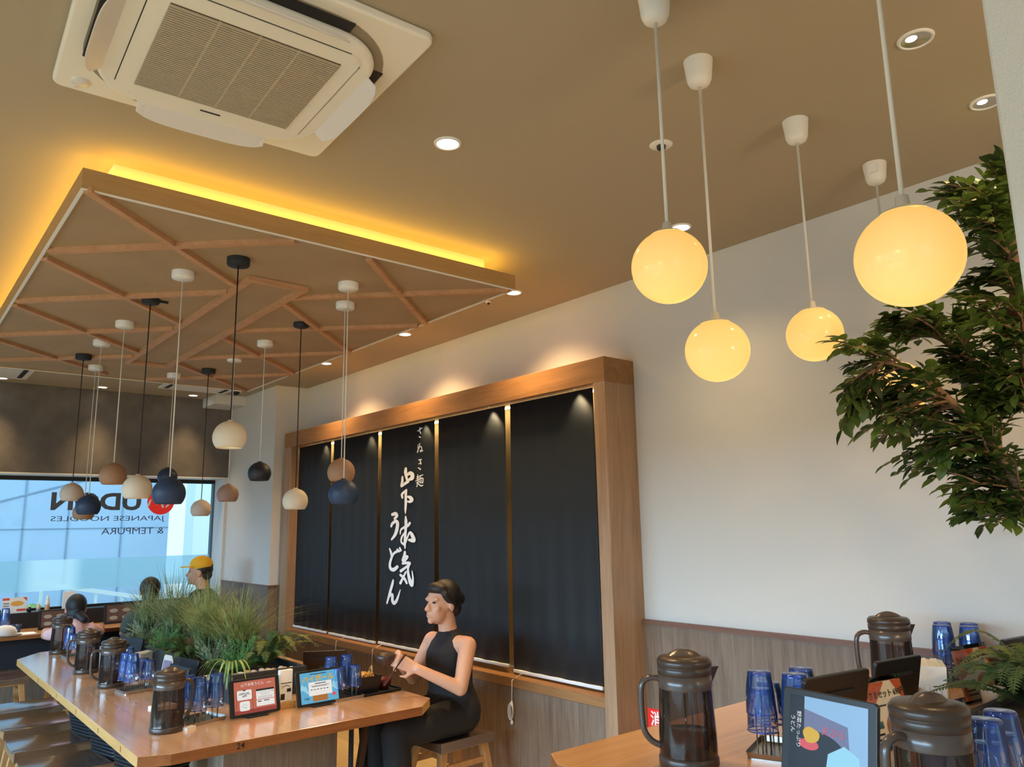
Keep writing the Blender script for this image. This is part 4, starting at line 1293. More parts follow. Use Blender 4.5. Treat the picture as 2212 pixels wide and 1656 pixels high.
# ------------------------------------------------------------------ pitchers
def make_pitcher():
    t = thing('pitcher', '', 'pitcher')
    MB().lathe([(0, 0.0), (0.068, 0.0), (0.0715, 0.004), (0.0715, 0.018), (0.0690, 0.024), (0.066, 0.026), (0, 0.026)], 36).obj('base', m_pitcher_solid, t)
    b = MB()
    b.lathe([(0.0690, 0.025), (0.0685, 0.07), (0.0660, 0.12), (0.0635, 0.180)], 36)
    for a in (0.5, 1.2, 2.6, 3.6, 4.5, 5.5):   # moulded ribs in the clear wall
        c, s = math.cos(a), math.sin(a)
        b.tube([(0.0675 * c, 0.0675 * s, 0.035), (0.062 * c, 0.062 * s, 0.172)], 0.0022, 6)
    b.obj('body', m_pitcher, t)
    MB().lathe([(0, 0.027), (0.0655, 0.027), (0.0640, 0.075), (0.0, 0.0755)], 30).obj('tea', m_tea, t)
    MB().lathe([(0.0640, 0.176), (0.0650, 0.180), (0.0645, 0.207), (0.060, 0.209)], 36).obj('collar', m_pitcher_handle, t)
    lid = MB().lathe([(0.060, 0.206), (0.0652, 0.209), (0.0655, 0.224), (0.0640, 0.2255), (0.0640, 0.2275), (0.0662, 0.229), (0.0660, 0.240), (0.0600, 0.2475), (0.040, 0.2505), (0, 0.2510)], 36).obj('lid', m_pitcher_solid, t)
    b = MB()
    vs, fs = [], []
    n = 14
    for i in range(n + 1):
        s_ = -1 + 2 * i / n
        x = s_ * 0.044
        h = 0.249 + 0.017 * max(0, 1 - s_ * s_)
        wd = 0.020 * (1 - 0.5 * s_ * s_)
        vs += [(x, -wd, 0.249), (x, -wd * 0.45, h), (x, wd * 0.45, h), (x, wd, 0.249)]
    for i in range(n):
        for j in range(3): fs.append((i * 4 + j, i * 4 + j + 1, i * 4 + 5 + j, i * 4 + 4 + j))
    b.add(vs, fs, True)
    b.obj('knob', m_pitcher_handle, lid)
    b = MB()
    b.add([(0.058, -0.022, 0.226), (0.058, 0.022, 0.226), (0.084, 0.0, 0.224), (0.062, -0.012, 0.186), (0.062, 0.012, 0.186)], [(0, 2, 1), (0, 3, 2), (1, 2, 4), (3, 4, 2), (0, 1, 4, 3)])
    b.obj('spout', m_pitcher_solid, t)
    q = smoothline([(-0.060, 0, 0.196), (-0.082, 0, 0.199), (-0.101, 0, 0.190), (-0.108, 0, 0.168), (-0.108, 0, 0.11), (-0.103, 0, 0.075), (-0.086, 0, 0.053), (-0.066, 0, 0.044)], 4)
    MB().tube(q, 0.0095, 10, flat=0.8).obj('handle', m_pitcher_handle, t)
    return t


pt = make_pitcher()
# handle points along local -x ; rotz turns it
PITCH_G = 'brown water pitchers'
plist = ((1.583, 1.261, T2, math.radians(-42), 'brown water pitcher standing alone at the high table\'s left end'),
         (2.681, 1.266, T2, math.radians(-48), 'brown water pitcher farthest back on the high table, by the wall'),
         (1.494, 0.650, T2, math.radians(-20), 'brown water pitcher nearest the viewer, cut off at the bottom right'),
         (1.094, 3.704, T1, math.radians(190), 'brown water pitcher at the near corner of the long table'),
         (1.150, 4.960, T1, math.radians(-5), 'brown water pitcher second from the near end of the long table'),
         (1.140, 5.555, T1, math.radians(-8), 'brown water pitcher third from the near end of the long table'),
         (1.170, 6.579, T1, math.radians(120), 'brown water pitcher farthest along the long table, before the child in pink'))
for k, (x, y, z, rz, lab) in enumerate(plist):
    if k == 0:
        pt.location = (x, y, z); pt.rotation_euler = (0, 0, rz); pt['label'] = lab; pt['group'] = PITCH_G
    else:
        dup(pt, (x, y, z), rz, lab, PITCH_G)


# ------------------------------------------------------------------ tumblers on draining racks
def make_tumbler():
    t = thing('tumbler', '', 'glass')
    b = MB()
    n = 20
    prof = [(0.0370, 0.0), (0.0362, 0.018), (0.0345, 0.045), (0.0322, 0.066), (0.0300, 0.082), (0.0285, 0.094)]
    vs, fs = [], []
    for j, (r, z) in enumerate(prof):
        for i in range(n):
            a = 2 * PI * i / n
            rr = r * (1 + (0.022 if i % 2 else -0.022) * (1 if 1 <= j <= 4 else 0.2))
            vs.append((rr * math.cos(a), rr * math.sin(a), z))
    for j in range(len(prof) - 1):
        for i in range(n):
            k = (i + 1) % n
            fs.append((j * n + i, j * n + k, (j + 1) * n + k, (j + 1) * n + i))
    b.add(vs, fs, True)
    b.obj('wall', m_glass, t)
    MB().lathe([(0.0285, 0.090), (0.0290, 0.096), (0.0265, 0.099), (0.0, 0.097)], 20).obj('base', m_glass_base, t)
    MB().lathe([(0.0375, 0.0), (0.0375, 0.002), (0.0362, 0.002), (0.0362, 0.0), (0.0375, 0.0)], 24).obj('rim', m_glass_base, t)
    return t


gl0 = make_tumbler()
gl_used = [False]


def tumbler(x, y, z, lab, grp, tilt=None):
    if not gl_used[0]:
        o = gl0
        o.location = (x, y, z); o['label'] = lab; o['group'] = grp
        gl_used[0] = True
    else:
        o = dup(gl0, (x, y, z), random.uniform(0, 1), lab, grp)
    if tilt: o.rotation_euler = tilt
    return o


def make_rack(posts=((-.045, -.042), (.045, -.042), (-.045, .042), (.045, .042))):
    t = thing('glass_rack', '', 'glass rack')
    b = MB()
    b.rrect(0.17, 0.155, 0.012, 0.0, 0.003)
    pts = [(p[0], p[1], 0.010) for p in rounded(0.172, 0.157, 0.012, 3)]
    for i in range(len(pts)):
        j = (i + 1) % len(pts)
        a, c = pts[i], pts[j]
        b.add([(a[0] * .98, a[1] * .98, 0.002), (c[0] * .98, c[1] * .98, 0.002), (c[0] * 1.02, c[1] * 1.02, 0.016), (a[0] * 1.02, a[1] * 1.02, 0.016)], [(0, 1, 2, 3)])
    b.obj('tray', m_steel, t)
    for px, py in posts:
        b = MB()
        for s in (-1, 1):
            b.tube([(px + s * 0.016, py, 0.004), (px + s * 0.016, py, 0.10), (px + s * 0.010, py, 0.135), (px, py, 0.145)], 0.0018, 6)
            b.tube([(px, py + s * 0.016, 0.004), (px, py + s * 0.016, 0.10), (px, py + s * 0.010, 0.135), (px, py, 0.145)], 0.0018, 6)
        pts = [(px + 0.0165 * math.cos(a * PI / 8), py + 0.0165 * math.sin(a * PI / 8), 0.058) for a in range(17)]
        b.tube(pts, 0.0018, 5, cap=False)
        for s in (-1, 1): b.tube([(px + s * 0.016, py, 0.058), (px + s * 0.039, py, 0.058)], 0.0018, 5)
        for s in (-1, 1): b.tube([(px, py + s * 0.016, 0.058), (px, py + s * 0.039, 0.058)], 0.0018, 5)
        b.obj('post', m_chrome, t)
    return t


rk0 = make_rack()
POSTS = ((-.045, -.042), (.045, -.042), (-.045, .042), (.045, .042))
racks = ((1.262, 3.785, T1, 0.30, 'wire glass rack beside the near pitcher on the long table', 'rack beside the near pitcher', (2, 2, 2, 1)),
         (1.225, 4.735, T1, 0.12, 'wire glass rack beyond the black menu tablet on the long table', 'rack behind the leaning tablet', (2, 1, 2, 1)),
         (1.265, 5.330, T1, 0.05, 'wire glass rack half hidden between two pitchers on the long table', 'rack between the middle pitchers', (1, 1, 2, 1)),
         (1.228, 6.300, T1, 0.05, 'wire glass rack by the farthest pitcher on the long table', 'rack by the farthest pitcher', (1, 1, 2, 1)),
         (1.965, 3.765, T1, 0.05, 'wire glass rack right of the blue tablet', 'rack behind the blue tablet', (1, 1, 2, 2)),
         (1.825, 1.150, T2, 0.35, 'wire glass rack right of the lone pitcher on the high table', 'rack beside the lone pitcher', (2, 2, 2, 1)),
         (3.020, 1.190, T2, 0.35, 'wire glass rack by the wall on the high table', 'rack by the wall', (2, 2, 2, 2)),
         (1.690, 0.660, T2, 0.05, 'wire glass rack at the photo\'s lower right corner', 'rack by the nearest pitcher', (2, 2, 2, 1)))
WH = ('near left', 'near right', 'far left', 'far right')
for k, (x, y, z, rz, lab, short, counts) in enumerate(racks):
    if k == 0:
        rk0.location = (x, y, z); rk0.rotation_euler = (0, 0, rz); rk0['label'] = lab; rk0['group'] = 'glass racks'
    else:
        dup(rk0, (x, y, z), rz, lab, 'glass racks')
    for (px, py), n, wh in zip(POSTS, counts, WH):
        gx = x + px * math.cos(rz) - py * math.sin(rz)
        gy = y + px * math.sin(rz) + py * math.cos(rz)
        for q in range(n):
            which = ('single' if n == 1 else ('lower' if q == 0 else 'upper'))
            tumbler(gx, gy, z + 0.060 + 0.042 * q, '%s upturned blue glass on the %s post of the %s' % (which, wh, short), 'upturned blue glasses')


# ------------------------------------------------------------------ order tablets
def make_tablet(loc, rotz, label, screen=None, portrait=False, lean=14, group='black order tablets', w=0.242, h=0.165):
    """local: screen faces -y, stands on its lower edge"""
    t = thing('tablet', label, 'tablet', loc, rotz, group)
    R = Matrix.Rotation(math.radians(-lean), 4, 'X')
    T = R @ Matrix.Translation((0, 0, h / 2 + 0.006))
    X90 = T @ Matrix.Rotation(PI / 2, 4, 'X')         # local xy plane becomes screen plane, +z toward -y
    b = MB()
    b.prism(rounded(w, h, 0.010, 4), -0.012, 0.0, X90)
    b.obj('case', m_black, t, 0.002)
    b = MB()
    b.prism(rounded(w * 0.55, 0.010, 0.004, 3), -0.017, -0.012, X90 @ Matrix.Translation((0, h * 0.27, 0)))
    b.obj('back_ridge', m_black_matt, t)
    b = MB()
    d = 0.075 * h / 0.165
    b.add([(-0.05, d + 0.02, 0), (0.05, d + 0.02, 0), (0.05, -0.022, 0), (-0.05, -0.022, 0), (-0.05, d + 0.02, 0.005), (0.05, d + 0.02, 0.005), (0.05, -0.022, 0.006), (-0.05, -0.022, 0.006)],
          [(3, 2, 1, 0), (4, 5, 6, 7), (0, 1, 5, 4), (1, 2, 6, 5), (2, 3, 7, 6), (3, 0, 4, 7)])
    b.bar((0, d + 0.01, 0.004), (0, h * 0.5 * math.sin(math.radians(lean)) + 0.014, h * 0.5), 0.06, 0.004, (0, 1, 0))
    b.obj('stand', m_black_matt, t)
    if screen:
        scr = MB()
        sw, sh = w * 0.83, h * 0.86
        scr.prism(rounded(sw, sh, 0.001, 1), 0.0, 0.0006, X90)
        s = scr.obj('screen', screen['base'], t)
        for nm, mat, fn in screen['art']:
            b = MB()
            fn(b, X90 @ Matrix.Translation((0, 0, 0.0009)), sw, sh)
            b.obj(nm, mat, s)
    return t


def scr(name, c, k=0.75):
    m = M(name, (c[0] * .25, c[1] * .25, c[2] * .25, 1), 0.12, emit=(c, k))
    return m


def rect(b, Mx, x0, x1, y0, y1, z=0.0):
    b.add([(x0, y0, z), (x1, y0, z), (x1, y1, z), (x0, y1, z)], [(0, 1, 2, 3)], False, Mx)


def off(Mx, x, y, z=0.0002): return Mx @ Matrix.Translation((x, y, z))


m_s_terra = scr('screen_terracotta', S(186, 104, 86))
m_s_terrad = scr('screen_terracotta_dark', S(150, 66, 58))
m_s_white = scr('screen_white', S(226, 226, 226), 0.8)
m_s_text = scr('screen_text_dark', S(46, 46, 48), 0.5)
m_s_blue = scr('screen_sky_blue', S(92, 172, 214))
m_s_cyan = scr('screen_pale_blue', S(150, 208, 230))
m_s_yel = scr('screen_yellow', S(214, 170, 50))
m_s_beer = scr('screen_amber', S(170, 108, 44))
m_s_red = scr('screen_red', S(214, 84, 92))
m_s_olive = scr('screen_olive', S(86, 82, 50))


def app_base(b, Mx, w, h):
    rect(b, Mx, -w / 2, w / 2, -h / 2, -h * 0.38)


def app_white(b, Mx, w, h):
    b.prism(rounded(w * .35, h * .30, .006, 3), 0, 0.0002, off(Mx, -w * .26, h * .08))
    b.prism(rounded(w * .24, h * .29, .008, 3), 0, 0.0002, off(Mx, -w * .26, -h * .26))
    rect(b, off(Mx, 0, 0), w * .02, w * .46, -h * .12, h * .14)
    rect(b, off(Mx, 0, 0), w * .02, w * .46, -h * .33, -h * .14)


def app_title(b, Mx, w, h):
    b.text('山下本気うどん', w * .080, off(Mx, -w * .06, h * .38, .0004))
    b.text('wallet', w * .045, off(Mx, w * .34, h * .375, .0004))


def app_text(b, Mx, w, h):
    b.text('OFFICIAL', w * .064, off(Mx, -w * .26, h * .115, .0006), bold=.02)
    b.text('APP', w * .064, off(Mx, -w * .26, h * .04, .0006), bold=.02)
    rect(b, off(Mx, 0, 0, .0006), w * .02, w * .46, h * .14, h * .20)
    b.text('ソフトドリンク1杯', w * .048, off(Mx, w * .24, h * .085, .0006))
    b.text('プレゼント', w * .048, off(Mx, w * .24, h * .025, .0006))
    for y in (-.03, -.06, -.09): rect(b, off(Mx, 0, 0, .0006), w * .06, w * .42, h * y - h * .006, h * y)
    rect(b, off(Mx, 0, 0, .0006), w * .05, w * .14, -h * .20, -h * .17)
    rect(b, off(Mx, 0, 0, .0006), w * .20, w * .33, -h * .19, -h * .165)
    rect(b, off(Mx, 0, 0, .0006), -w * .295, -w * .225, h * .205, h * .235)
    for s in (-1, 1): b.bar(off(Mx, 0, 0, .0006) @ Vector((-w * .26, -h * .20, 0)), off(Mx, 0, 0, .0006) @ Vector((-w * .26 + s * w * .085, -h * .27, 0)), .0016, .0004)
    b.text('HOME', w * .026, off(Mx, -w * .26, -h * .31, .0006))
    for x in (-.45, -.07): rect(b, off(Mx, 0, 0, .0003), w * x - .0006, w * x + .0006, -h * .48, h * .2)


app = dict(base=m_s_terra, art=(('screen_footer', m_s_terrad, app_base), ('screen_cards', m_s_white, app_white), ('screen_title', m_s_white, app_title), ('screen_text', m_s_text, app_text)))


def hi_sky(b, Mx, w, h):
    n = 40
    top = [(-w * .5 + w * i / n, h * (.02 + .10 * math.sin(i * .55) + .05 * math.sin(i * 1.3))) for i in range(n + 1)]
    bot = [(-w * .5 + w * i / n, h * (-.14 + .08 * math.sin(i * .4 + 1))) for i in range(n + 1)]
    b.add([(x, y, 0) for x, y in top + bot], [(i, n + 1 + i, n + 2 + i, i + 1) for i in range(n)], False, Mx)


def hi_glass(b, Mx, w, h):
    b.add([(-w * .20, -h * .46, 0), (w * .20, -h * .46, 0), (w * .22, -h * .10, 0), (-w * .20, -h * .10, 0)], [(0, 1, 2, 3)], False, off(Mx, 0, 0))


def hi_title(b, Mx, w, h):
    b.text('ハイボール', w * .17, off(Mx, -w * .02, h * .27, .0004), bold=.03)


def hi_pop(b, Mx, w, h):
    rect(b, off(Mx, 0, 0, .0007), -w * .29, w * .33, -h * .27, h * .17)


def hi_text(b, Mx, w, h):
    b.text('High', w * .075, off(Mx, -w * .42, -h * .34, .0004), 'LEFT', bold=.01)
    rect(b, off(Mx, 0, 0, .001), -w * .12, w * .18, h * .10, h * .125)
    rect(b, off(Mx, 0, 0, .001), -w * .22, w * .26, h * .035, h * .05)
    rect(b, off(Mx, 0, 0, .001), -w * .20, w * .20, h * .005, h * .018)
    for i in range(6): rect(b, off(Mx, 0, 0, .001), -w * .24 + i * w * .085, -w * .19 + i * w * .085, -h * .09, -h * .065)
    rect(b, off(Mx, 0, 0, .0004), -w * .24, w * .20, h * .42, h * .445)


def hi_red(b, Mx, w, h):
    b.prism([(w * .38 + .012 * math.cos(a * PI / 8), -h * .30 + .008 * math.sin(a * PI / 8)) for a in range(16)], 0, .0001, off(Mx, 0, 0, .0003))


high = dict(base=m_s_blue, art=(('screen_clouds', m_s_cyan, hi_sky), ('screen_drink', m_s_beer, hi_glass), ('screen_title', m_s_yel, hi_title), ('screen_popup', m_s_white, hi_pop), ('screen_text', m_s_text, hi_text), ('screen_badge', m_s_red, hi_red)))

m_s_dark = scr('screen_near_black', S(40, 40, 52), 0.5)
m_s_vio = scr('screen_violet_grey', S(128, 132, 168), 0.5)
m_s_reflection = scr('screen_window_reflection', S(150, 190, 226), 0.65)  # pale blue of a window reflection painted onto the food screen


def food_strip(b, Mx, w, h):
    rect(b, Mx, -w * .5, -w * .30, -h * .5, h * .5)


def food_bowl(b, Mx, w, h):
    b.prism([(max(-w * .5, -w * .12 + w * .40 * math.cos(a * PI / 16)), max(-h * .5, -h * .26 + h * .34 * math.sin(a * PI / 16))) for a in range(32)], 0, .0001, off(Mx, 0, 0, .0002))


def food_plate(b, Mx, w, h):
    b.add([(-w * .02, -h * .5, 0), (w * .44, -h * .5, 0), (w * .40, -h * .12, 0), (w * .22, -h * .02, 0), (w * .02, -h * .16, 0)], [(0, 1, 2, 3, 4)], False, off(Mx, 0, 0, .0004))


def food_rice(b, Mx, w, h):
    b.prism([(-w * .20 + w * .11 * math.cos(a * PI / 8) * (1 + .08 * math.sin(a * 1.2)), h * .02 + h * .10 * math.sin(a * PI / 8) * (1 + .10 * math.cos(a * 1.2))) for a in range(16)], 0, .0001, off(Mx, 0, 0, .0006))


def food_red(b, Mx, w, h):
    b.prism([(-w * .23 + w * .13 * math.cos(a * PI / 8), -h * .10 + h * .07 * math.sin(a * PI / 8)) for a in range(16)], 0, .0001, off(Mx, 0, 0, .0005))


def food_text(b, Mx, w, h):
    b.text('野菜たっぷり', w * .066, off(Mx, -w * .37, h * .06, .0007) @ Matrix.Rotation(-PI / 2, 4, 'Z'))
    b.text('うどん', w * .066, off(Mx, -w * .45, h * .12, .0007) @ Matrix.Rotation(-PI / 2, 4, 'Z'))


def food_pink(b, Mx, w, h):
    b.text('天ぷら', w * .10, off(Mx, w * .08, h * .10, .0007))


def food_reflection(b, Mx, w, h):
    b.add([(-w * .30, h * .5, 0), (-w * .30, h * .34, 0), (w * .26, h * .22, 0), (w * .30, -h * .3, 0), (w * .5, -h * .4, 0), (w * .5, h * .5, 0)], [(0, 1, 2, 3, 4, 5)], False, off(Mx, 0, 0, .0001))


food = dict(base=m_s_vio, art=(('screen_strip', m_s_dark, food_strip), ('screen_reflection', m_s_reflection, food_reflection), ('screen_bowl', m_s_dark, food_bowl), ('screen_plate', m_s_cyan, food_plate), ('screen_garnish', m_s_red, food_red), ('screen_dish', m_s_yel, food_rice), ('screen_text', m_s_white, food_text), ('screen_title', m_s_red, food_pink)))

make_tablet((1.487, 3.690, T1), math.radians(2), 'order tablet with terracotta app screen on the long table', app)
make_tablet((1.806, 3.680, T1), math.radians(2), 'order tablet with sky blue drink screen on the long table', high)
make_tablet((1.285, 4.330, T1), math.radians(-84), 'dark tablet leaning sideways behind the near pitcher', None)
make_tablet((1.400, 4.500, T1), math.radians(-80), 'black tablet just behind the near pitcher\'s lid, left of the napkins', None, lean=10, w=0.20)
make_tablet((1.415, 5.640, T1), math.radians(-82), 'small black tablet above the second glass rack', None, lean=10, w=0.20)
make_tablet((2.120, 4.280, T1), math.radians(150), 'black tablet turned away beyond the planter and white pebbles', None)
make_tablet((1.640, 0.945, T2), math.radians(-97), 'glossy order tablet with food picture facing the viewer on the high table', food, lean=10, w=0.235, h=0.19)
make_tablet((1.885, 1.075, T2), math.radians(172), 'black tablet back, nearest of those turned away on the high table', None, w=0.25, h=0.200, lean=12)
make_tablet((2.285, 1.105, T2), math.radians(172), 'black tablet back beside the menu card and rear pitcher', None, w=0.215, h=0.185, lean=12)
make_tablet((3.000, 1.020, T2), math.radians(172), 'black tablet back behind the fern fronds near the wall', None, w=0.255, h=0.18, lean=12)

# ------------------------------------------------------------------ menu cards, napkins, small things
m_card_or = M('card_orange', S(196, 92, 46), 0.5)
m_card_cr = M('card_cream', S(232, 220, 196), 0.5)
m_card_tx = M('card_ink', S(40, 30, 26), 0.6)
m_card_bowl = M('card_bowl_brown', S(176, 116, 62), 0.5)
m_card_teal = M('card_teal', S(70, 104, 110), 0.5)


def menu_card(loc, rotz, label, lean=12):
    t = thing('menu_stand', label, 'menu card', loc, rotz, 'child set menu cards')
    w, h = 0.205, 0.168
    R = Matrix.Rotation(math.radians(-lean), 4, 'X') @ Matrix.Translation((0, 0, h / 2 + .003)) @ Matrix.Rotation(PI / 2, 4, 'X')
    MB().prism(rounded(w, h, .004, 2), -0.002, 0.0025, R).obj('acrylic_sleeve', m_acrylic, t)
    MB().box(-0.10, 0.10, -0.006, 0.06, 0, 0.003).obj('foot', m_acrylic, t)
    b = MB(); rect(b, R, -w * .47, w * .47, -h * .46, h * .42, 0.0003)
    c = b.obj('card', m_card_cr, t)
    b = MB()
    Rx = R @ Matrix.Translation((0, 0, .0007))
    b.add([(-w * .47, h * .42, 0), (-w * .47, -h * .10, 0), (-w * .30, -h * .04, 0), (w * .10, h * .40, 0), (w * .10, h * .42, 0)], [(0, 1, 2, 3, 4)], False, Rx)
    rect(b, Rx, -w * .47, -w * .38, -h * .46, -h * .1)
    b.add([(w * .25, h * .42, 0), (w * .47, h * .05, 0), (w * .47, h * .42, 0)], [(0, 1, 2)], False, Rx)
    b.obj('card_print', m_card_or, c)
    b = MB()
    b.prism([(w * .16 + .042 * math.cos(a * PI / 14), -h * .24 + .036 * math.sin(a * PI / 14)) for a in range(28)], 0, .0001, Rx)
    b.obj('card_picture', m_card_bowl, c)
    b = MB(); rect(b, Rx, -w * .40, -w * .10, -h * .22, -h * .12)
    b.obj('card_tag', m_card_teal, c)
    b = MB()
    Rt = R @ Matrix.Translation((0, 0, .0010))
    b.text('お子さまセット 690円', w * .098, off(Rt, w * .02, h * .24), bold=.018)
    rect(b, Rt, -w * .32, w * .05, h * .075, h * .10)
    for y in (-.31, -.38): rect(b, Rt, -w * .38, -w * .12, h * y, h * y + h * .03)
    b.obj('card_text', m_card_tx, c)
    return t


menu_card((2.065, 0.990, T2), math.radians(-8), 'orange child set menu card, nearer one, before the black tablet back')
menu_card((2.790, 1.035, T2), math.radians(-8), 'orange child set menu card, farther one, half behind the fern')


def napkins(loc, rotz, label, base=True):
    t = thing('napkin_holder', label, 'napkins', loc, rotz, 'napkin holders')
    MB().box(-0.055, 0.055, -0.035, 0.035, 0, 0.012).box(-0.055, 0.055, -0.040, -0.034, 0, 0.055).box(-0.055, 0.055, 0.034, 0.040, 0, 0.055).obj('holder', m_edge, t, 0.002)
    b = MB()
    for i in range(5):
        y = -0.028 + i * 0.014
        b.add([(-0.05, y - .005, .012), (0.05, y - .005, .012), (0.046, y - .012, .105 + .004 * (i % 2)), (-0.040, y - .012, .100), (-0.05, y + .006, .012), (0.05, y + .006, .012), (0.046, y + .004, .108), (-0.040, y + .004, .102)],
              [(0, 1, 2, 3), (5, 4, 7, 6), (3, 2, 6, 7), (0, 3, 7, 4), (1, 5, 6, 2)])
    b.obj('paper_stack', m_paper, t)
    return t


napkins((1.490, 4.300, T1), 0.3, 'paper napkins in a wooden holder behind the near pitcher')
napkins((1.430, 5.420, T1), 0.3, 'paper napkins in a wooden holder beside the middle of the planter')
napkins((2.56, 1.10, T2), 0.5, 'white paper napkins behind the nearest pitcher\'s lid on the high table').scale = (1.1, 1.1, 1.3)
napkins((1.90, 0.78, T2), 0.4, 'paper napkins in a wooden holder behind the lower right glasses')
# folded wipes packet next to napkins
t = thing('paper_packet', 'small folded white paper packet left of the high table napkins', 'packet', (2.46, 1.12, T2), 0.4)
b = MB()
b.add([(-.05, -.03, 0), (.05, -.03, 0), (.05, .03, 0), (-.05, .03, 0), (-.045, -.012, .055), (.04, -.012, .075), (.04, .012, .075), (-.045, .012, .055)], [(3, 2, 1, 0), (4, 5, 6, 7), (0, 1, 5, 4), (1, 2, 6, 5), (2, 3, 7, 6), (3, 0, 4, 7)])
b.obj('packet', m_paper, t)
# lidded pot
t = thing('condiment_pot', 'small white lidded pot between napkins and fern on the high table', 'pot', (2.72, 0.985, T2))
MB().lathe([(0, 0), (0.030, 0), (0.034, 0.05), (0.034, 0.052)], 24).obj('body', m_white_plastic, t)
MB().lathe([(0.036, 0.048), (0.036, 0.058), (0, 0.060)], 24).obj('lid', m_paper, t)
# seasoning leaflet between the two lit tablets
t = thing('leaflet_stand', 'printed white leaflet in a wooden block between the two lit tablets', 'leaflet', (1.650, 3.755, T1), math.radians(4))
MB().box(-0.05, 0.05, -0.02, 0.02, 0, 0.03).obj('wooden_block', m_edge, t, 0.002)
MB().box(-0.034, 0.034, -0.012, 0.012, 0.03, 0.178).obj('leaflet', m_paper, t, 0.003)
b = MB()
Rx = frame_from((0, -0.0126, 0.105), (1, 0, 0), (0, 0, 1))
rect(b, Rx, -.028, .028, .010, .014); rect(b, Rx, -.026, .020, -.002, .000); rect(b, Rx, -.028, -.006, -.064, -.036); rect(b, Rx, .004, .026, -.03, -.014)
for s in (-1, 1): b.bar(Rx @ Vector((0, .004, 0)), Rx @ Vector((s * .024, -.012, 0)), .0016, .0003, (0, 1, 0))
b.obj('leaflet_print', m_card_tx, t)
# picture card beside planter
t = thing('picture_card', 'small colourful card leaning at the planter\'s left side', 'card', (1.455, 5.02, T1), math.radians(-80))
MB().box(-0.06, 0.06, -0.002, 0.002, 0, 0.125, Matrix.Rotation(math.radians(-10), 4, 'X')).obj('card', m_paper, t)
b = MB()
Rx = Matrix.Rotation(math.radians(-10), 4, 'X') @ frame_from((0, -0.0026, 0.06), (1, 0, 0), (0, 0, 1))
for i in range(5): rect(b, Rx, -.05 + i * .02, -.036 + i * .02, -.03 + .008 * (i % 3), .035)
b.obj('card_print', M('card_violet', S(120, 110, 160), 0.5), t)
# white receipt tray under the leaning tablet
o = MB().box(-0.055, 0.055, -0.035, 0.035, 0, 0.012).obj('paper_pad', m_paper)
o.location = (1.215, 4.20, T1); o.rotation_euler = (0, 0, 0.3)
tag(o, 'pad of white paper slips below the leaning dark tablet', 'paper pad')
o = MB().prism(rounded(0.055, 0.03, .004, 2), 0, 0.012).obj('price_clip', m_white_plastic)
o.location = (1.175, 3.66, T1); o.rotation_euler = (0, 0, 0.5)
tag(o, 'small white clip by the near rack\'s front corner', 'clip')

# red sign low on the oak post
sg = thing('fire_sign', 'red sign with white character low on the wall behind the lone pitcher', 'sign', (3.139, 2.69, 0.585))
MB().box(-0.003, 0.003, -0.055, 0.055, -0.05, 0.05).obj('plate', m_red, sg)
b = MB()
b.text('消', 0.075, frame_from((-0.0036, 0.0, 0.0), (0, -1, 0), (0, 0, 1)), bold=0.02)
b.obj('character', m_white_ink, sg)

# ------------------------------------------------------------------ bowl meal on the long table
ty = thing('tray', 'black square serving tray at the long table\'s right end', 'tray', (2.150, 3.80, T1), 0.05)
MB().rrect(0.26, 0.20, 0.015, 0, 0.006).obj('base', m_black, ty)
b = MB()
pts = [(p[0], p[1], 0.010) for p in rounded(0.258, 0.198, 0.015, 4)]
b.tube(pts + [pts[0], pts[1]], 0.005, 6, cap=False)
b.obj('rim', m_black, ty)
bx = MB()
bx.add([(-.06, -.055, 0), (.06, -.055, 0), (.06, .055, 0), (-.06, .055, 0), (-.075, -.068, .085), (.075, -.068, .085), (.075, .068, .085), (-.075, .068, .085), (-.066, -.06, .083), (.066, -.06, .083), (.066, .06, .083), (-.066, .06, .083), (-.056, -.05, .05), (.056, -.05, .05), (.056, .05, .05), (-.056, .05, .05)],
       [(3, 2, 1, 0), (0, 1, 5, 4), (1, 2, 6, 5), (2, 3, 7, 6), (3, 0, 4, 7), (4, 5, 9, 8), (5, 6, 10, 9), (6, 7, 11, 10), (7, 4, 8, 11), (8, 9, 13, 12), (9, 10, 14, 13), (10, 11, 15, 14), (11, 8, 12, 15), (12, 13, 14, 15)])
o = thing('serving_bowl', 'black square bowl of noodles on the serving tray', 'bowl', (2.095, 3.79, T1 + 0.0065), 0.05)
bx.obj('bowl', m_black, o)
r = random.Random(2)
nd = MB()
for i in range(46):
    a = r.uniform(0, 6.28); q = r.uniform(0.0, 0.045)
    x, y = q * math.cos(a), q * math.sin(a)
    a2 = r.uniform(0, 6.28)
    pts = [(max(-.055, min(.055, x + .03 * s * math.cos(a2))), max(-.05, min(.05, y + .03 * s * math.sin(a2))), 0.068 + r.uniform(0, .022) + .008 * (1 - s * s)) for s in (-1, -.5, 0, .5, 1)]
    nd.tube(pts, 0.0035, 5)
tag(nd.obj('noodles', M('noodle_golden', S(214, 170, 100), 0.4), o), None)
o['label'] = 'black square bowl of golden noodles on the serving tray'
o = thing('soup_bowl', 'dark red rounded bowl beside the noodle bowl on the tray', 'bowl', (2.225, 3.80, T1 + 0.0065))
MB().lathe([(0, 0), (.024, 0), (.026, .006), (.040, .022), (.047, .050), (.045, .050), (.036, .022), (0, .012)], 28).obj('bowl', M('lacquer_red', S(96, 26, 30), 0.25), o)

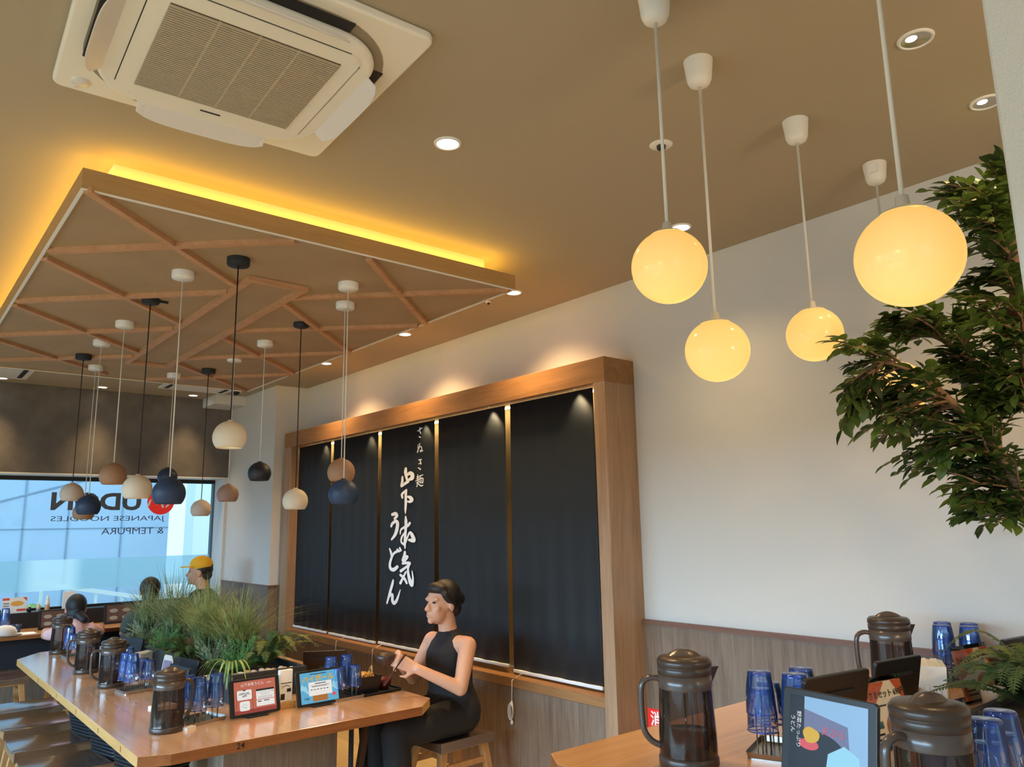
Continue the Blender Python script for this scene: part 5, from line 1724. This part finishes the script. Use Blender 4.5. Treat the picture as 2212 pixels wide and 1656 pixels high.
# ------------------------------------------------------------------ planter with plants on the long table
pl = thing('planter', 'long black planter box down the middle of the long table', 'planter', (1.685, 5.13, T1))
PX, PY = 0.205, 1.10
b = MB()
b.box(-PX, PX, -PY, -PY + .02, 0, .135).box(-PX, PX, PY - .02, PY, 0, .135)
b.box(-PX, -PX + .02, -PY + .02, PY - .02, 0, .135).box(PX - .02, PX, -PY + .02, PY - .02, 0, .135)
b.obj('box', m_planter, pl, 0.002)
MB().box(-PX + .02, PX - .02, -PY + .02, PY - .02, 0.0, .105).obj('soil', m_soil, pl)
ZS = T1 + 0.105
r = random.Random(21)
m_peb = M('pebble_white', S(214, 206, 196), 0.6, vary=(18, 0.08))
m_peb2 = M('pebble_rose', S(190, 160, 146), 0.6)
wheres = ('front row', 'second row')
pk = 0
for row, (yy, n) in enumerate(((4.082, 9), (4.130, 8))):
    for i in range(n):
        x = 1.53 + i * 0.037 + r.uniform(-.004, .004)
        rr_ = r.uniform(.015, .020)
        b = MB()
        b.ell((0, 0, 0), (rr_ * 1.15, rr_ * .95, rr_ * .8), 14, 9, Matrix.Rotation(r.uniform(0, 3), 4, 'Z'))
        rose = (i + row) % 4 == 3
        o = b.obj('pebble', m_peb2 if rose else m_peb)
        o.location = (x, yy + r.uniform(-.005, .005), ZS + rr_ * .78)
        tag(o, ('rosy' if rose else 'white') + ' pebble lying just behind the long planter\'s near rim', 'pebble', 'pebbles in the planter')


def grass_clump(name, x, y, n, hmin, hmax, spread, mat, label, seed, grp):
    rr = random.Random(seed)
    b = MB()
    for i in range(n):
        a = rr.uniform(0, 2 * PI)
        L = rr.uniform(hmin, hmax)
        out = rr.uniform(.05, 1.0) ** 0.8 * spread
        base = Vector((rr.gauss(0, .028), rr.gauss(0, .028), 0))
        d = Vector((math.cos(a), math.sin(a), 0))
        s = Vector((-d.y, d.x, 0))
        w = rr.uniform(.0022, .0038)
        pts = []
        m = 5
        for k in range(m + 1):
            t = k / m
            pts.append(base + d * (out * L * (t ** 1.7)) + Vector((0, 0, L * (t - out * 0.42 * t ** 2.4))) + s * (0.015 * math.sin(i) * t * t))
        vs, fs = [], []
        for k, q in enumerate(pts):
            ww = w * (1 - (k / m) ** 1.6) + .0003
            vs += [q - s * ww, q + s * ww]
        for k in range(m): fs.append((2 * k, 2 * k + 1, 2 * k + 3, 2 * k + 2))
        b.add(vs, fs, False)
    o = b.obj(name, mat, normals=False)
    o.location = (x, y, ZS)
    return tag(o, label, 'plant', grp)


def bush(name, x, y, rad, h, n, L, W, mat, label, seed, z0=None, narrow=False):
    rr = random.Random(seed)
    b = MB()
    tw = 34
    for i in range(tw):
        a = rr.uniform(0, 2 * PI)
        el = rr.uniform(.15, 1.0)
        tip = Vector((rad * math.cos(a) * math.sqrt(1 - (el * .8) ** 2), rad * math.sin(a) * math.sqrt(1 - (el * .8) ** 2), h * el))
        tip *= rr.uniform(.75, 1.05)
        st_ = Vector((rr.uniform(-.02, .02), rr.uniform(-.02, .02), 0))
        pts = [st_ * (1 - t) + tip * t + Vector((0, 0, .25 * h * t * (1 - t))) for t in (0, .25, .5, .75, 1)]
        b.tube(pts, [.0014, .0012, .001, .0008, .0005], 4)
        m = n // tw
        for k in range(m):
            t = .25 + .75 * k / m
            q = min(3, int(t * 4)); f = t * 4 - q
            p0 = pts[q] * (1 - f) + pts[q + 1] * f
            d = (pts[q + 1] - pts[q]).normalized() * .5 + Vector((rr.uniform(-1, 1), rr.uniform(-1, 1), rr.uniform(-.4, .9)))
            d.normalize()
            s = d.cross(Vector((rr.uniform(-.4, .4), rr.uniform(-.4, .4), 1))).normalized()
            l, w = L * rr.uniform(.7, 1.2), W * rr.uniform(.7, 1.2)
            b.add([p0, p0 + d * l * .5 + s * w / 2, p0 + d * l, p0 + d * l * .5 - s * w / 2], [(0, 1, 2, 3)])
    o = b.obj(name, mat, normals=False)
    o.location = (x, y, ZS if z0 is None else z0)
    return tag(o, label, 'plant')


def fern(name, x, y, fronds, mat, label, seed, z0=None, leaflet=.030):
    """fronds: list of (direction angle, length, rise)"""
    rr = random.Random(seed)
    t = thing(name, label, 'plant', (x, y, ZS if z0 is None else z0))
    for a, L, rise in fronds:
        b = MB()
        d = Vector((math.cos(a), math.sin(a), 0))
        n = 34
        pts = [Vector((0, 0, 0)) + d * (L * (k / n)) + Vector((0, 0, rise * math.sin(min(1, k / n * 1.05) * PI * .78))) for k in range(n + 1)]
        b.tube(pts[::2] + ([pts[-1]] if n % 2 else []), .0016, 5)
        for k in range(3, n + 1):
            tt = k / n
            ll = leaflet * (1.25 * math.sin(PI * min(.98, .18 + .80 * tt)) + .1)
            dd = (pts[k] - pts[k - 1]).normalized()
            s = dd.cross(Vector((0, 0, 1))).normalized()
            nr = s.cross(dd)
            for sg_ in (-1, 1):
                o_ = pts[k]
                q = (s * sg_ + dd * .45 - nr * .22 * rr.uniform(.3, 1.4)).normalized()
                w = (dd - q * dd.dot(q)).normalized() * ll * .16
                b.add([o_ - w * .4, o_ + q * ll * .45 - w, o_ + q * ll, o_ + q * ll * .5 + w, o_ + w * .5], [(0, 1, 2, 3, 4)])
        b.obj('frond', mat, t, normals=False)
    return t


GG = 'grass clumps in the long planter'
grass_clump('grass_plant', 1.700, 4.52, 440, 0.24, 0.55, 1.15, m_grass, 'ornamental grass clump nearest the viewer in the planter', 1, GG)
grass_clump('grass_plant', 1.640, 4.86, 378, 0.26, 0.56, .9, m_grass, 'ornamental grass clump second from the near end, under the yellow cap', 2, GG)
grass_clump('grass_plant', 1.735, 5.18, 351, 0.26, 0.52, .9, m_grass, 'ornamental grass clump in the middle of the planter', 3, GG)
grass_clump('grass_plant', 1.640, 5.52, 351, 0.26, 0.60, .85, m_grass_dark, 'dark ornamental grass clump toward the planter\'s far end', 4, GG)
grass_clump('grass_plant', 1.600, 5.95, 324, 0.24, 0.49, .9, m_grass_dark, 'dark ornamental grass clump at the planter\'s far end', 5, GG)
bush('boxwood_plant', 1.545, 4.46, .13, .20, 1500, .011, .008, m_box, 'pale small leaved bush at the planter\'s left near side', 6)
bush('boxwood_plant', 1.510, 5.72, .15, .20, 1300, .012, .009, m_box, 'pale small leaved bush at the planter\'s far left', 7)
bush('feathery_plant', 1.635, 4.30, .12, .19, 1700, .026, .0035, m_feather, 'bright green feathery bush above the planter\'s near corner', 8)
bush('feathery_plant', 1.535, 5.32, .13, .17, 1500, .028, .0038, m_feather, 'green feathery bush halfway along the planter\'s left side', 9)
rf = random.Random(5)
fern('fern_plant', 1.800, 4.36, [(math.radians(a), .20 + .17 * rf.random(), .10 + .08 * rf.random()) for a in (-120, -85, -55, -30, -12, 5, 25, 50, 80, 120)], m_fern, 'olive green fern arching over the planter\'s right side', 10)
fern('fern_plant', 1.745, 4.26, [(math.radians(a), .15 + .1 * rf.random(), .10 + .09 * rf.random()) for a in (-140, -110, -80, -60, -30, 0, 40, 90)], m_fern_dark, 'dark fern just behind the pebbles', 11)
fern('fern_plant', 1.515, 4.78, [(math.radians(a), .16 + .1 * rf.random(), .08 + .06 * rf.random()) for a in (120, 150, 175, 200, 225, 250)], m_fern_dark, 'low dark fern hanging over the planter\'s left side', 12)
# spider plant: broad strap leaves drooping over the near left rim
b = MB()
rs = random.Random(14)
for i in range(20):
    a = math.radians(rs.uniform(120, 300))
    L = rs.uniform(.13, .24)
    d = Vector((math.cos(a), math.sin(a), 0)); s = Vector((-d.y, d.x, 0))
    w = rs.uniform(.004, .0065)
    vs, fs = [], []
    for k in range(9):
        t = k / 8
        q = d * L * .85 * t + Vector((0, 0, .09 * math.sin(PI * min(1, t * .75 + .08)) - .09 * t ** 3))
        ww = w * math.sin(PI * min(.97, .12 + .85 * t)) + .0004
        vs += [q - s * ww, q - Vector((0, 0, ww * .4)), q + s * ww]
    for k in range(8):
        for j in range(2): fs.append((3 * k + j, 3 * k + j + 1, 3 * k + 4 + j, 3 * k + 3 + j))
    b.add(vs, fs, True)
o = b.obj('spider_plant', m_spider, normals=False)
o.location = (1.535, 4.17, ZS + .01)
tag(o, 'light green spider plant drooping over the planter\'s near left corner', 'plant')

# planter with fern on the high table
p2 = thing('planter', 'black planter box with fern at the high table\'s right end', 'planter', (2.60, 0.80, T2))
b = MB()
b.box(-.30, .30, -.10, -.08, 0, .07).box(-.30, .30, .08, .10, 0, .07).box(-.30, -.28, -.08, .08, 0, .07).box(.28, .30, -.08, .08, 0, .07)
b.obj('box', m_planter, p2, .002)
MB().box(-.28, .28, -.08, .08, 0, .055).obj('soil', m_soil, p2)
fern('fern_plant', 2.50, .80, [(math.radians(a), .16 + .12 * rf.random(), .06 + .08 * rf.random()) for a in (20, 50, 75, 95, 112, 128, 142, 150, 158, 165, 172, 180, 188, 196, 205, 215, 225, 240, 260, 300, 340)], m_fern_dark, 'green fern on the high table at the photo\'s right edge', 15, T2 + .055, .026)
fern('fern_plant', 2.72, .84, [(math.radians(a), .20 + .10 * rf.random(), .09 + .09 * rf.random()) for a in (60, 85, 105, 120, 135, 150, 165, 180, 200, 230, 0, 320)], m_fern, 'taller green fern on the high table, farther along its planter', 16, T2 + .055, .026)

# ------------------------------------------------------------------ things on the window counter
ZC = 0.73


def menu_frame(x, y, rz, w, h, label):
    t = thing('menu_board', label, 'menu board', (x, y, ZC), rz, 'black framed menus on the window counter')
    R = Matrix.Rotation(math.radians(-8), 4, 'X')
    MB().box(-w / 2, w / 2, -.006, .012, 0, h, R).obj('frame', m_black_matt, t, .002)
    b = MB(); b.add([(-w / 2 + .02, -.0068, .02), (w / 2 - .01, -.0068, .02), (w / 2 - .01, -.0068, h - .012), (-w / 2 + .02, -.0068, h - .012)], [(0, 1, 2, 3)], False, R)
    s = b.obj('menu_sheet', M('menu_sheet_brown', S(96, 70, 62), .5), t)
    b = MB()
    for i in range(2):
        for j in range(2):
            cx, cz = -w * .2 + i * w * .42, h * .30 + j * h * .36
            b.add([(cx + w * .14 * math.cos(a * PI / 8), -.0074, cz + h * .10 * math.sin(a * PI / 8)) for a in range(16)], [tuple(range(16))], False, R)
    b.obj('dish_picture', M('dish_grey', S(160, 156, 146), .6), s)
    return t


menu_frame(1.345, 7.96, 0.05, .23, .165, 'black framed menu left of the child in pink on the window counter')
menu_frame(1.88, 7.98, 0.05, .26, .175, 'black framed menu behind the planter grass on the window counter')
t = thing('menu_poster', 'red and white food poster card standing on the black window partition', 'card', (1.075, 8.24, 0.865), 0.05)
MB().box(-.095, .095, -.003, .003, 0, .135).obj('card', m_paper, t)
b = MB()
Rx = frame_from((0, -.0036, .07), (1, 0, 0), (0, 0, 1))
b.prism([(.02 + .05 * math.cos(a * PI / 10), .012 + .022 * math.sin(a * PI / 10)) for a in range(20)], 0, .0002, Rx)
b.obj('dish_picture', M('dish_orange', S(236, 170, 70), .6), t)
m_poster_red = M('poster_red', S(220, 90, 70), .6)
b = MB(); rect(b, Rx, -.092, -.04, .042, .062); b.obj('poster_banner', m_poster_red, t)
b = MB(); b.add([(.06, .063, 0), (.093, .03, 0), (.093, .063, 0)], [(0, 1, 2)], False, Rx); b.obj('poster_corner', m_poster_red, t)
b = MB(); rect(b, Rx, .02, .09, -.055, -.035); b.obj('poster_price', m_poster_red, t)
b = MB()
for z in (.018, -.004, -.026): rect(b, Rx, -.085, -.04, z - .008, z + .004)
b.obj('poster_text', M('poster_grey', S(140, 150, 170), .6), t)
# tumblers and cup
rkx = dup(rk0, (0.955, 8.02, ZC), 0.2, 'wire glass rack on the window counter at the photo\'s left edge', 'glass racks')
tumbler(0.985, 7.99, ZC + .06, 'upturned blue glass on the window counter\'s rack at far left', 'upturned blue glasses')
tumbler(0.985, 7.99, ZC + .102, 'topmost upturned blue glass on the window counter\'s rack at far left', 'upturned blue glasses')
c = thing('cup', 'blue tumbler standing upright on the window counter', 'glass', (1.062, 7.88, ZC))
MB().lathe([(0, .004), (.026, .004), (.0285, .0), (.030, .03), (.034, .07), (.0335, .07), (.029, .03), (.025, .008)], 24).obj('wall', m_glass, c)
MB().lathe([(0, .009), (.0268, .009), (.030, .042), (0, .042)], 22).obj('water', m_glass_base, c)
# cap lying on the counter
cp = thing('cap', 'pale grey sun cap lying on the window counter', 'cap', (0.965, 7.80, ZC), 0.3)
b = MB(); b.lathe([(.095, 0), (.092, .03), (.075, .058), (.045, .074), (.010, .080), (0, .082)], 24); b.obj('crown', M('cap_fabric', S(206, 204, 200), .8), cp)
b = MB()
pts = [(.08 * math.cos(a), .08 * math.sin(a) - .02) for a in [PI + PI * i / 12 for i in range(13)]] + [(.105 * math.cos(a), -.05 + .11 * math.sin(a)) for a in [2 * PI - PI * i / 12 for i in range(13)]]
b.prism(pts, 0.002, .006)
b.obj('brim', M('cap_brim_dark', S(96, 88, 82), .8), cp)
o = MB().add([(-.10, -.06, .002), (.10, -.05, .002), (.09, .06, .006), (-.10, .05, .01)], [(0, 1, 2, 3)]).obj('paper_sheet', m_paper)
md = o.modifiers.new('t', 'SOLIDIFY'); md.thickness = .001
o.location = (1.09, 7.77, ZC)
tag(o, 'sheet of white paper beside the cap on the window counter', 'paper')
# seasoning bottles on the partition
for x, rad, h, mat, lab in ((1.195, .014, .055, m_black, 'short black shaker on the window partition'), (1.262, .017, .075, m_ball_pink, 'pale round shaker on the window partition, left of the sauce bottle'),
                            (1.330, .020, .13, m_white_plastic, 'tall sauce bottle on the window partition')):
    t = thing('seasoning_bottle', lab, 'bottle', (x, 8.24, .865), 0, 'seasoning bottles on the window partition')
    MB().lathe([(0, 0), (rad, 0), (rad, h * .6), (rad * .6, h * .8), (rad * .55, h * .86)], 18).obj('body', mat, t)
    MB().lathe([(rad * .62, h * .84), (rad * .62, h), (0, h)], 16).obj('cap', m_white_plastic, t)
    if h > .1: MB().lathe([(rad * 1.02, .012), (rad * 1.02, h * .42)], 18).obj('sauce_band', M('sauce_amber', S(206, 160, 110), .4), t)
t = thing('leaflet_stand', 'white leaflet in a stand on the window partition above the child', 'leaflet', (1.50, 8.24, .865))
MB().box(-.05, .05, -.01, .01, 0, .16).obj('leaflet', m_paper, t)
MB().box(.045, .055, -.015, .015, 0, .10).obj('stand_side', m_card_or, t)


# ------------------------------------------------------------------ people
def person(name, label, loc, rotz):
    return thing(name, label, 'person', loc, rotz)


def head_geo(b, c, k=1.0):
    """face looks along -y; c is the centre of the skull"""
    c = Vector(c)
    b.ell(c + Vector((0, .012, .018)) * k, (.074 * k, .092 * k, .088 * k), 18, 12)
    b.ell(c + Vector((0, -.030, -.048)) * k, (.054 * k, .058 * k, .066 * k), 16, 10)
    b.ell(c + Vector((0, -.072, -.092)) * k, (.022 * k, .018 * k, .018 * k), 10, 8)            # chin
    b.capsule(c + Vector((0, -.080, .002)) * k, c + Vector((0, -.101, -.030)) * k, .009 * k, .013 * k, 10)   # nose
    for s in (-1, 1):
        b.ell(c + Vector((s * .013, -.093, -.034)) * k, (.008 * k, .010 * k, .007 * k), 8, 6)
        b.ell(c + Vector((s * .028, -.066, .020)) * k, (.028 * k, .018 * k, .012 * k), 10, 7)      # brow
        b.ell(c + Vector((s * .034, -.056, -.030)) * k, (.024 * k, .022 * k, .024 * k), 10, 7)     # cheek
        b.ell(c + Vector((s * .078, .012, -.018)) * k, (.009 * k, .020 * k, .031 * k), 10, 7)      # ear
    b.ell(c + Vector((0, -.088, -.060)) * k, (.023 * k, .010 * k, .006 * k), 10, 6)            # lips
    b.ell(c + Vector((0, -.086, -.070)) * k, (.019 * k, .010 * k, .006 * k), 10, 6)


def face_parts(t, c, k=1.0):
    c = Vector(c)
    for s in (-1, 1):
        MB().ell(c + Vector((s * .030, -.0745, .004)) * k, (.012 * k, .007 * k, .0055 * k), 12, 8).obj('eye', m_eye, t)
    b = MB()
    b.ell(c + Vector((0, -.0885, -.0605)) * k, (.017 * k, .0065 * k, .0045 * k), 10, 6)
    b.ell(c + Vector((0, -.0865, -.0685)) * k, (.014 * k, .0065 * k, .0045 * k), 10, 6)
    b.obj('mouth', m_lip, t)


def hand_geo(b, wrist, direction, palm_n, curl=.5, side=1, k=1.0):
    """palm with four unequal bent fingers and a thumb leaving the palm's side"""
    w = Vector(wrist); d = Vector(direction).normalized()
    n = Vector(palm_n); n = (n - d * n.dot(d)).normalized()
    s = d.cross(n) * side
    for q in (-.026, -.009, .009, .025):
        b.capsule(w + s * q * .5 * k, w + d * .078 * k + s * q * k, .014 * k, .0125 * k, 8)
    for q, L in ((-.029, .062), (-.010, .076), (.010, .080), (.028, .072)):
        p0 = w + d * .080 * k + s * q * k
        dd, rad, pts = d.copy(), .0088 * k, [p0]
        for j, f in enumerate((.45, .32, .23)):
            ang = curl * (.55 + .35 * j)
            dd = (dd * math.cos(ang) + n * math.sin(ang)).normalized() if True else dd
            pts.append(pts[-1] + dd * L * f * k)
            nn = n
        b.chain(pts, [.0090 * k, .0085 * k, .0078 * k, .0068 * k], 8)
    tb = w + d * .022 * k + s * .026 * k
    t1_ = tb + (d * .55 + s * .75 + n * .25).normalized() * .038 * k
    t2_ = t1_ + (d * .80 + s * .15 + n * .45).normalized() * .030 * k
    b.chain([tb, t1_, t2_], [.0125 * k, .0100 * k, .0080 * k], 8)


# seated person in black at the right end of the long table; local -y is where she looks
wm = person('person', 'seated person in a sleeveless black top and black trousers with dark hair tied back', (2.52, 3.62, FL), math.radians(-86))
b = MB()
hc = (0.0, -.045, 1.035)
head_geo(b, hc)
b.chain([(0, .010, .84), (0, -.005, .915), (0, -.020, .985)], [.058, .050, .052])
b.chain([(0, .030, .47), (0, .020, .60), (0, .010, .74), (0, .010, .83)], [.125, .105, .118, .075])
for s in (-1, 1):
    b.capsule((0, .010, .80), (s * .150, .012, .815), .062, .050)
    b.capsule((s * .085, .030, .455), (s * .03, .02, .60), .095, .08)
sh = {-1: (-.155, .012, .815), 1: (.155, .012, .815)}
el = {-1: (-.215, -.075, .620), 1: (.215, -.090, .620)}
wr = {-1: (-.085, -.265, .745), 1: (.090, -.270, .725)}
for s in (-1, 1):
    b.chain([sh[s], el[s]], [.048, .038])
    b.chain([el[s], wr[s]], [.037, .026])
    d = Vector((-s * .45, -.55, .30))
    hand_geo(b, wr[s], d, Vector((-s * .75, .30, -.15)), .55, s)
    b.chain([(s * .085, .02, .455), (s * .10, -.41, .440), (s * .105, -.39, .09)], [.088, .062, .045])
    b.chain([(s * .105, -.385, .055), (s * .108, -.50, .030)], [.038, .030])
merged(b, 'body', m_skin, wm, .0065, 6)
face_parts(wm, hc)
b = MB()
b.chain([(0, .030, .47), (0, .020, .60), (0, .010, .74), (0, .012, .825)], [.136, .122, .132, .086])
for s in (-1, 1):
    b.capsule((0, .010, .795), (s * .112, .012, .812), .070, .050)
    b.capsule((s * .085, .030, .475), (s * .03, .02, .60), .104, .095)
merged(b, 'top', M('black_top', S(28, 26, 30), .85), wm, .010, 3)
b = MB()
b.chain([(0, .035, .46), (0, .03, .56)], [.140, .124])
for s in (-1, 1):
    b.chain([(s * .085, .03, .455), (s * .10, -.41, .440), (s * .105, -.385, .115)], [.100, .074, .066])
merged(b, 'trousers', M('black_trousers', S(22, 21, 24), .85), wm, .010, 3)
for s in (-1, 1):
    b = MB()
    b.chain([(s * .105, -.37, .045), (s * .108, -.515, .030)], [.045, .036])
    merged(b, 'shoe', m_black_matt, wm, .008, 2)
b = MB()
c = Vector(hc)
b.ell(c + Vector((0, .030, .034)), (.083, .092, .090), 18, 12)
b.ell(c + Vector((0, -.030, .075)), (.070, .052, .036), 14, 9)
b.ell(c + Vector((0, .070, -.030)), (.066, .055, .060), 14, 9)
b.ell(c + Vector((0, .125, .010)), (.036, .036, .040), 12, 9)
for s in (-1, 1): b.capsule(c + Vector((s * .072, -.030, .045)), c + Vector((s * .076, .03, -.02)), .016, .014)
merged(b, 'hair', m_hair, wm, .009, 3)
# chopsticks held in the far hand, dish in the near one
ck = thing('chopsticks', 'pair of dark chopsticks in the seated person\'s hand', 'chopsticks', (2.52, 3.62, FL), math.radians(-86))
b = MB()
for q in (0, .012): b.capsule((.060, -.335 + q, .80), (.03 - q, -.43, .66), .0032, .0022, 6)
b.obj('sticks', M('chopstick_brown', S(70, 40, 28), .4), ck)
bw = thing('soup_bowl', 'dark bowl held by the seated person', 'bowl', (2.52, 3.62, FL), math.radians(-86))
MB().lathe([(0, 0), (.024, 0), (.026, .006), (.046, .026), (.056, .055), (.0535, .055), (.042, .026), (0, .012)], 26, (-.035, -.385, .745)).obj('bowl', M('bowl_brown', S(62, 44, 38), .35), bw)

# person in yellow cap, sitting at the window counter, face turned to the left
mn = person('person', 'person in a yellow cap and dark green shirt sitting by the window', (2.36, 7.22, FL), math.radians(-118))
b = MB()
hc = (0, -.03, 1.085)
head_geo(b, hc, 1.02)
b.chain([(0, .02, .88), (0, .0, .97), (0, -.01, 1.03)], [.066, .055, .055])
b.chain([(0, .03, .46), (0, .02, .62), (0, .015, .80), (0, .015, .86)], [.135, .125, .140, .085])
for s in (-1, 1):
    b.capsule((0, .015, .84), (s * .175, .02, .835), .070, .056)
    b.chain([(s * .18, .02, .835), (s * .225, -.03, .62)], [.055, .042])
    b.chain([(s * .225, -.03, .62), (s * .10, -.19, .60)], [.041, .029])
    hand_geo(b, (s * .10, -.19, .60), (-s * .5, -.8, -.2), (0, 0, -1), .3, s)
    b.chain([(s * .09, .02, .455), (s * .11, -.40, .44), (s * .11, -.38, .09)], [.092, .066, .046])
    b.chain([(s * .11, -.37, .055), (s * .11, -.49, .03)], [.038, .030])
merged(b, 'body', m_skin, mn, .0075, 5)
face_parts(mn, hc, 1.02)
b = MB()
b.chain([(0, .03, .46), (0, .02, .62), (0, .015, .80), (0, .015, .865)], [.145, .135, .150, .092])
for s in (-1, 1):
    b.capsule((0, .015, .845), (s * .178, .02, .838), .078, .066)
    b.capsule((s * .18, .02, .835), (s * .215, -.015, .67), .066, .056)
merged(b, 'shirt', M('dark_green_shirt', S(44, 58, 48), .9), mn, .011, 3)
b = MB()
b.chain([(0, .035, .46), (0, .03, .53)], [.142, .13])
for s in (-1, 1): b.chain([(s * .09, .03, .455), (s * .11, -.40, .44), (s * .11, -.375, .11)], [.104, .078, .066])
merged(b, 'trousers', M('grey_trousers', S(70, 72, 78), .9), mn, .011, 3)
for s in (-1, 1):
    b = MB(); b.chain([(s * .11, -.36, .045), (s * .11, -.50, .030)], [.046, .036])
    merged(b, 'shoe', m_black_matt, mn, .009, 2)
b = MB()
c = Vector(hc)
b.ell(c + Vector((0, .030, .020)), (.082, .090, .070), 16, 10)
b.ell(c + Vector((0, .065, -.030)), (.068, .048, .048), 14, 9)
merged(b, 'hair', m_hair, mn, .009, 3)
m_cap = M('yellow_cap', S(236, 178, 40), .8)
b = MB()
b.ell(c + Vector((0, .016, .062)), (.086, .100, .078), 20, 12)
k_ = merged(b, 'cap', m_cap, mn, .009, 2)
b = MB()
pts = [(.082 * math.cos(a), -.03 - .125 * math.sin(a) * .9) for a in [PI * i / 14 for i in range(15)]]
b.prism([(x, y + c.y - .02) for x, y in pts], c.z + .040, c.z + .047, None)
b.obj('cap_visor', m_cap, k_, .002)
b = MB()
b.ell(c + Vector((0, .104, .050)), (.032, .012, .022), 12, 8)
b.obj('cap_opening', m_hair, k_)

# child in pink leaning on the counter, back to the viewer
kd = person('person', 'child in a pink top with dark ponytail seen from behind at the window counter', (1.385, 7.27, FL), math.radians(172))
b = MB()
hc = (0, -.11, .835)
head_geo(b, hc, .94)
b.chain([(0, -.03, .68), (0, -.06, .74), (0, -.09, .79)], [.05, .043, .045])
b.chain([(0, .02, .455), (0, .0, .56), (0, -.02, .66)], [.105, .098, .085])
for s in (-1, 1):
    b.capsule((0, -.02, .66), (s * .115, -.02, .650), .055, .044)
    b.chain([(s * .118, -.02, .65), (s * .20, -.17, .625)], [.042, .033])
    b.chain([(s * .20, -.17, .655), (s * .09, -.34, .650)], [.031, .022])
    hand_geo(b, (s * .09, -.34, .652), (-s * .5, -1, .02), (0, 0, -1), .35, s, .8)
    b.chain([(s * .07, .0, .44), (s * .085, -.30, .42), (s * .085, -.29, .14)], [.072, .050, .036])
    b.chain([(s * .085, -.28, .10), (s * .085, -.38, .08)], [.032, .026])
merged(b, 'body', m_skin, kd, .008, 3)
face_parts(kd, hc, .94)
b = MB()
b.chain([(0, .02, .455), (0, .0, .56), (0, -.02, .665)], [.118, .112, .096])
for s in (-1, 1):
    b.capsule((0, -.02, .662), (s * .118, -.02, .655), .064, .056)
    b.capsule((s * .12, -.02, .652), (s * .175, -.12, .635), .056, .046)
    b.capsule((s * .10, -.01, .690), (s * .125, -.02, .715), .018, .010)     # frilled shoulder
merged(b, 'pink_top', M('pink_cotton', S(228, 186, 190), .9), kd, .010, 2)
b = MB()
b.chain([(0, .02, .445), (0, .02, .48)], [.115, .11])
for s in (-1, 1): b.chain([(s * .07, .0, .44), (s * .085, -.30, .42), (s * .085, -.285, .20)], [.084, .060, .052])
merged(b, 'trousers', M('child_trousers', S(86, 92, 116), .9), kd, .010, 2)
b = MB()
c = Vector(hc)
b.ell(c + Vector((0, .018, .026)), (.080, .094, .090), 18, 12)
b.ell(c + Vector((0, .050, -.040)), (.070, .055, .056), 14, 9)
b.chain([c + Vector((-.02, .105, -.050)), c + Vector((-.055, .120, -.085)), c + Vector((-.095, .105, -.105))], [.034, .038, .012])
merged(b, 'hair', M('child_hair', S(28, 30, 36), .45, bump=(220, .3)), kd, .009, 3)

# second person beside the cap, mostly behind the grass
p4 = person('person', 'dark haired person behind the grass, left of the yellow cap', (1.935, 7.24, FL), math.radians(178))
b = MB()
hc = (0, -.04, .945)
head_geo(b, hc, .96)
b.chain([(0, .0, .76), (0, -.01, .83), (0, -.03, .89)], [.055, .046, .048])
b.chain([(0, .02, .46), (0, .01, .58), (0, .0, .73)], [.115, .108, .095])
for s in (-1, 1):
    b.capsule((0, .0, .735), (s * .135, .0, .725), .060, .048)
    b.chain([(s * .138, .0, .725), (s * .165, -.11, .60)], [.046, .036])
    b.chain([(s * .165, -.11, .61), (s * .08, -.32, .655)], [.034, .024])
    hand_geo(b, (s * .08, -.32, .657), (-s * .4, -1, .02), (0, 0, -1), .35, s, .9)
    b.chain([(s * .08, .0, .45), (s * .09, -.36, .43), (s * .09, -.34, .09)], [.082, .058, .042])
    b.chain([(s * .09, -.33, .055), (s * .09, -.44, .03)], [.036, .028])
merged(b, 'body', m_skin, p4, .009, 3)
face_parts(p4, hc, .96)
b = MB()
b.chain([(0, .02, .46), (0, .01, .58), (0, .0, .735)], [.127, .120, .104])
for s in (-1, 1):
    b.capsule((0, .0, .738), (s * .138, .0, .730), .068, .058)
    b.capsule((s * .14, .0, .725), (s * .160, -.07, .645), .058, .050)
merged(b, 'shirt', M('grey_green_shirt', S(74, 84, 78), .9), p4, .011, 3)
b = MB()
b.chain([(0, .02, .45), (0, .02, .50)], [.125, .118])
for s in (-1, 1): b.chain([(s * .08, .0, .45), (s * .09, -.36, .43), (s * .09, -.335, .12)], [.094, .068, .058])
merged(b, 'trousers', M('navy_trousers', S(46, 52, 70), .9), p4, .011, 3)
b = MB()
c = Vector(hc)
b.ell(c + Vector((0, .022, .026)), (.084, .096, .092), 18, 12)
b.ell(c + Vector((0, .055, -.045)), (.074, .055, .062), 14, 9)
merged(b, 'hair', m_hair, p4, .009, 3)
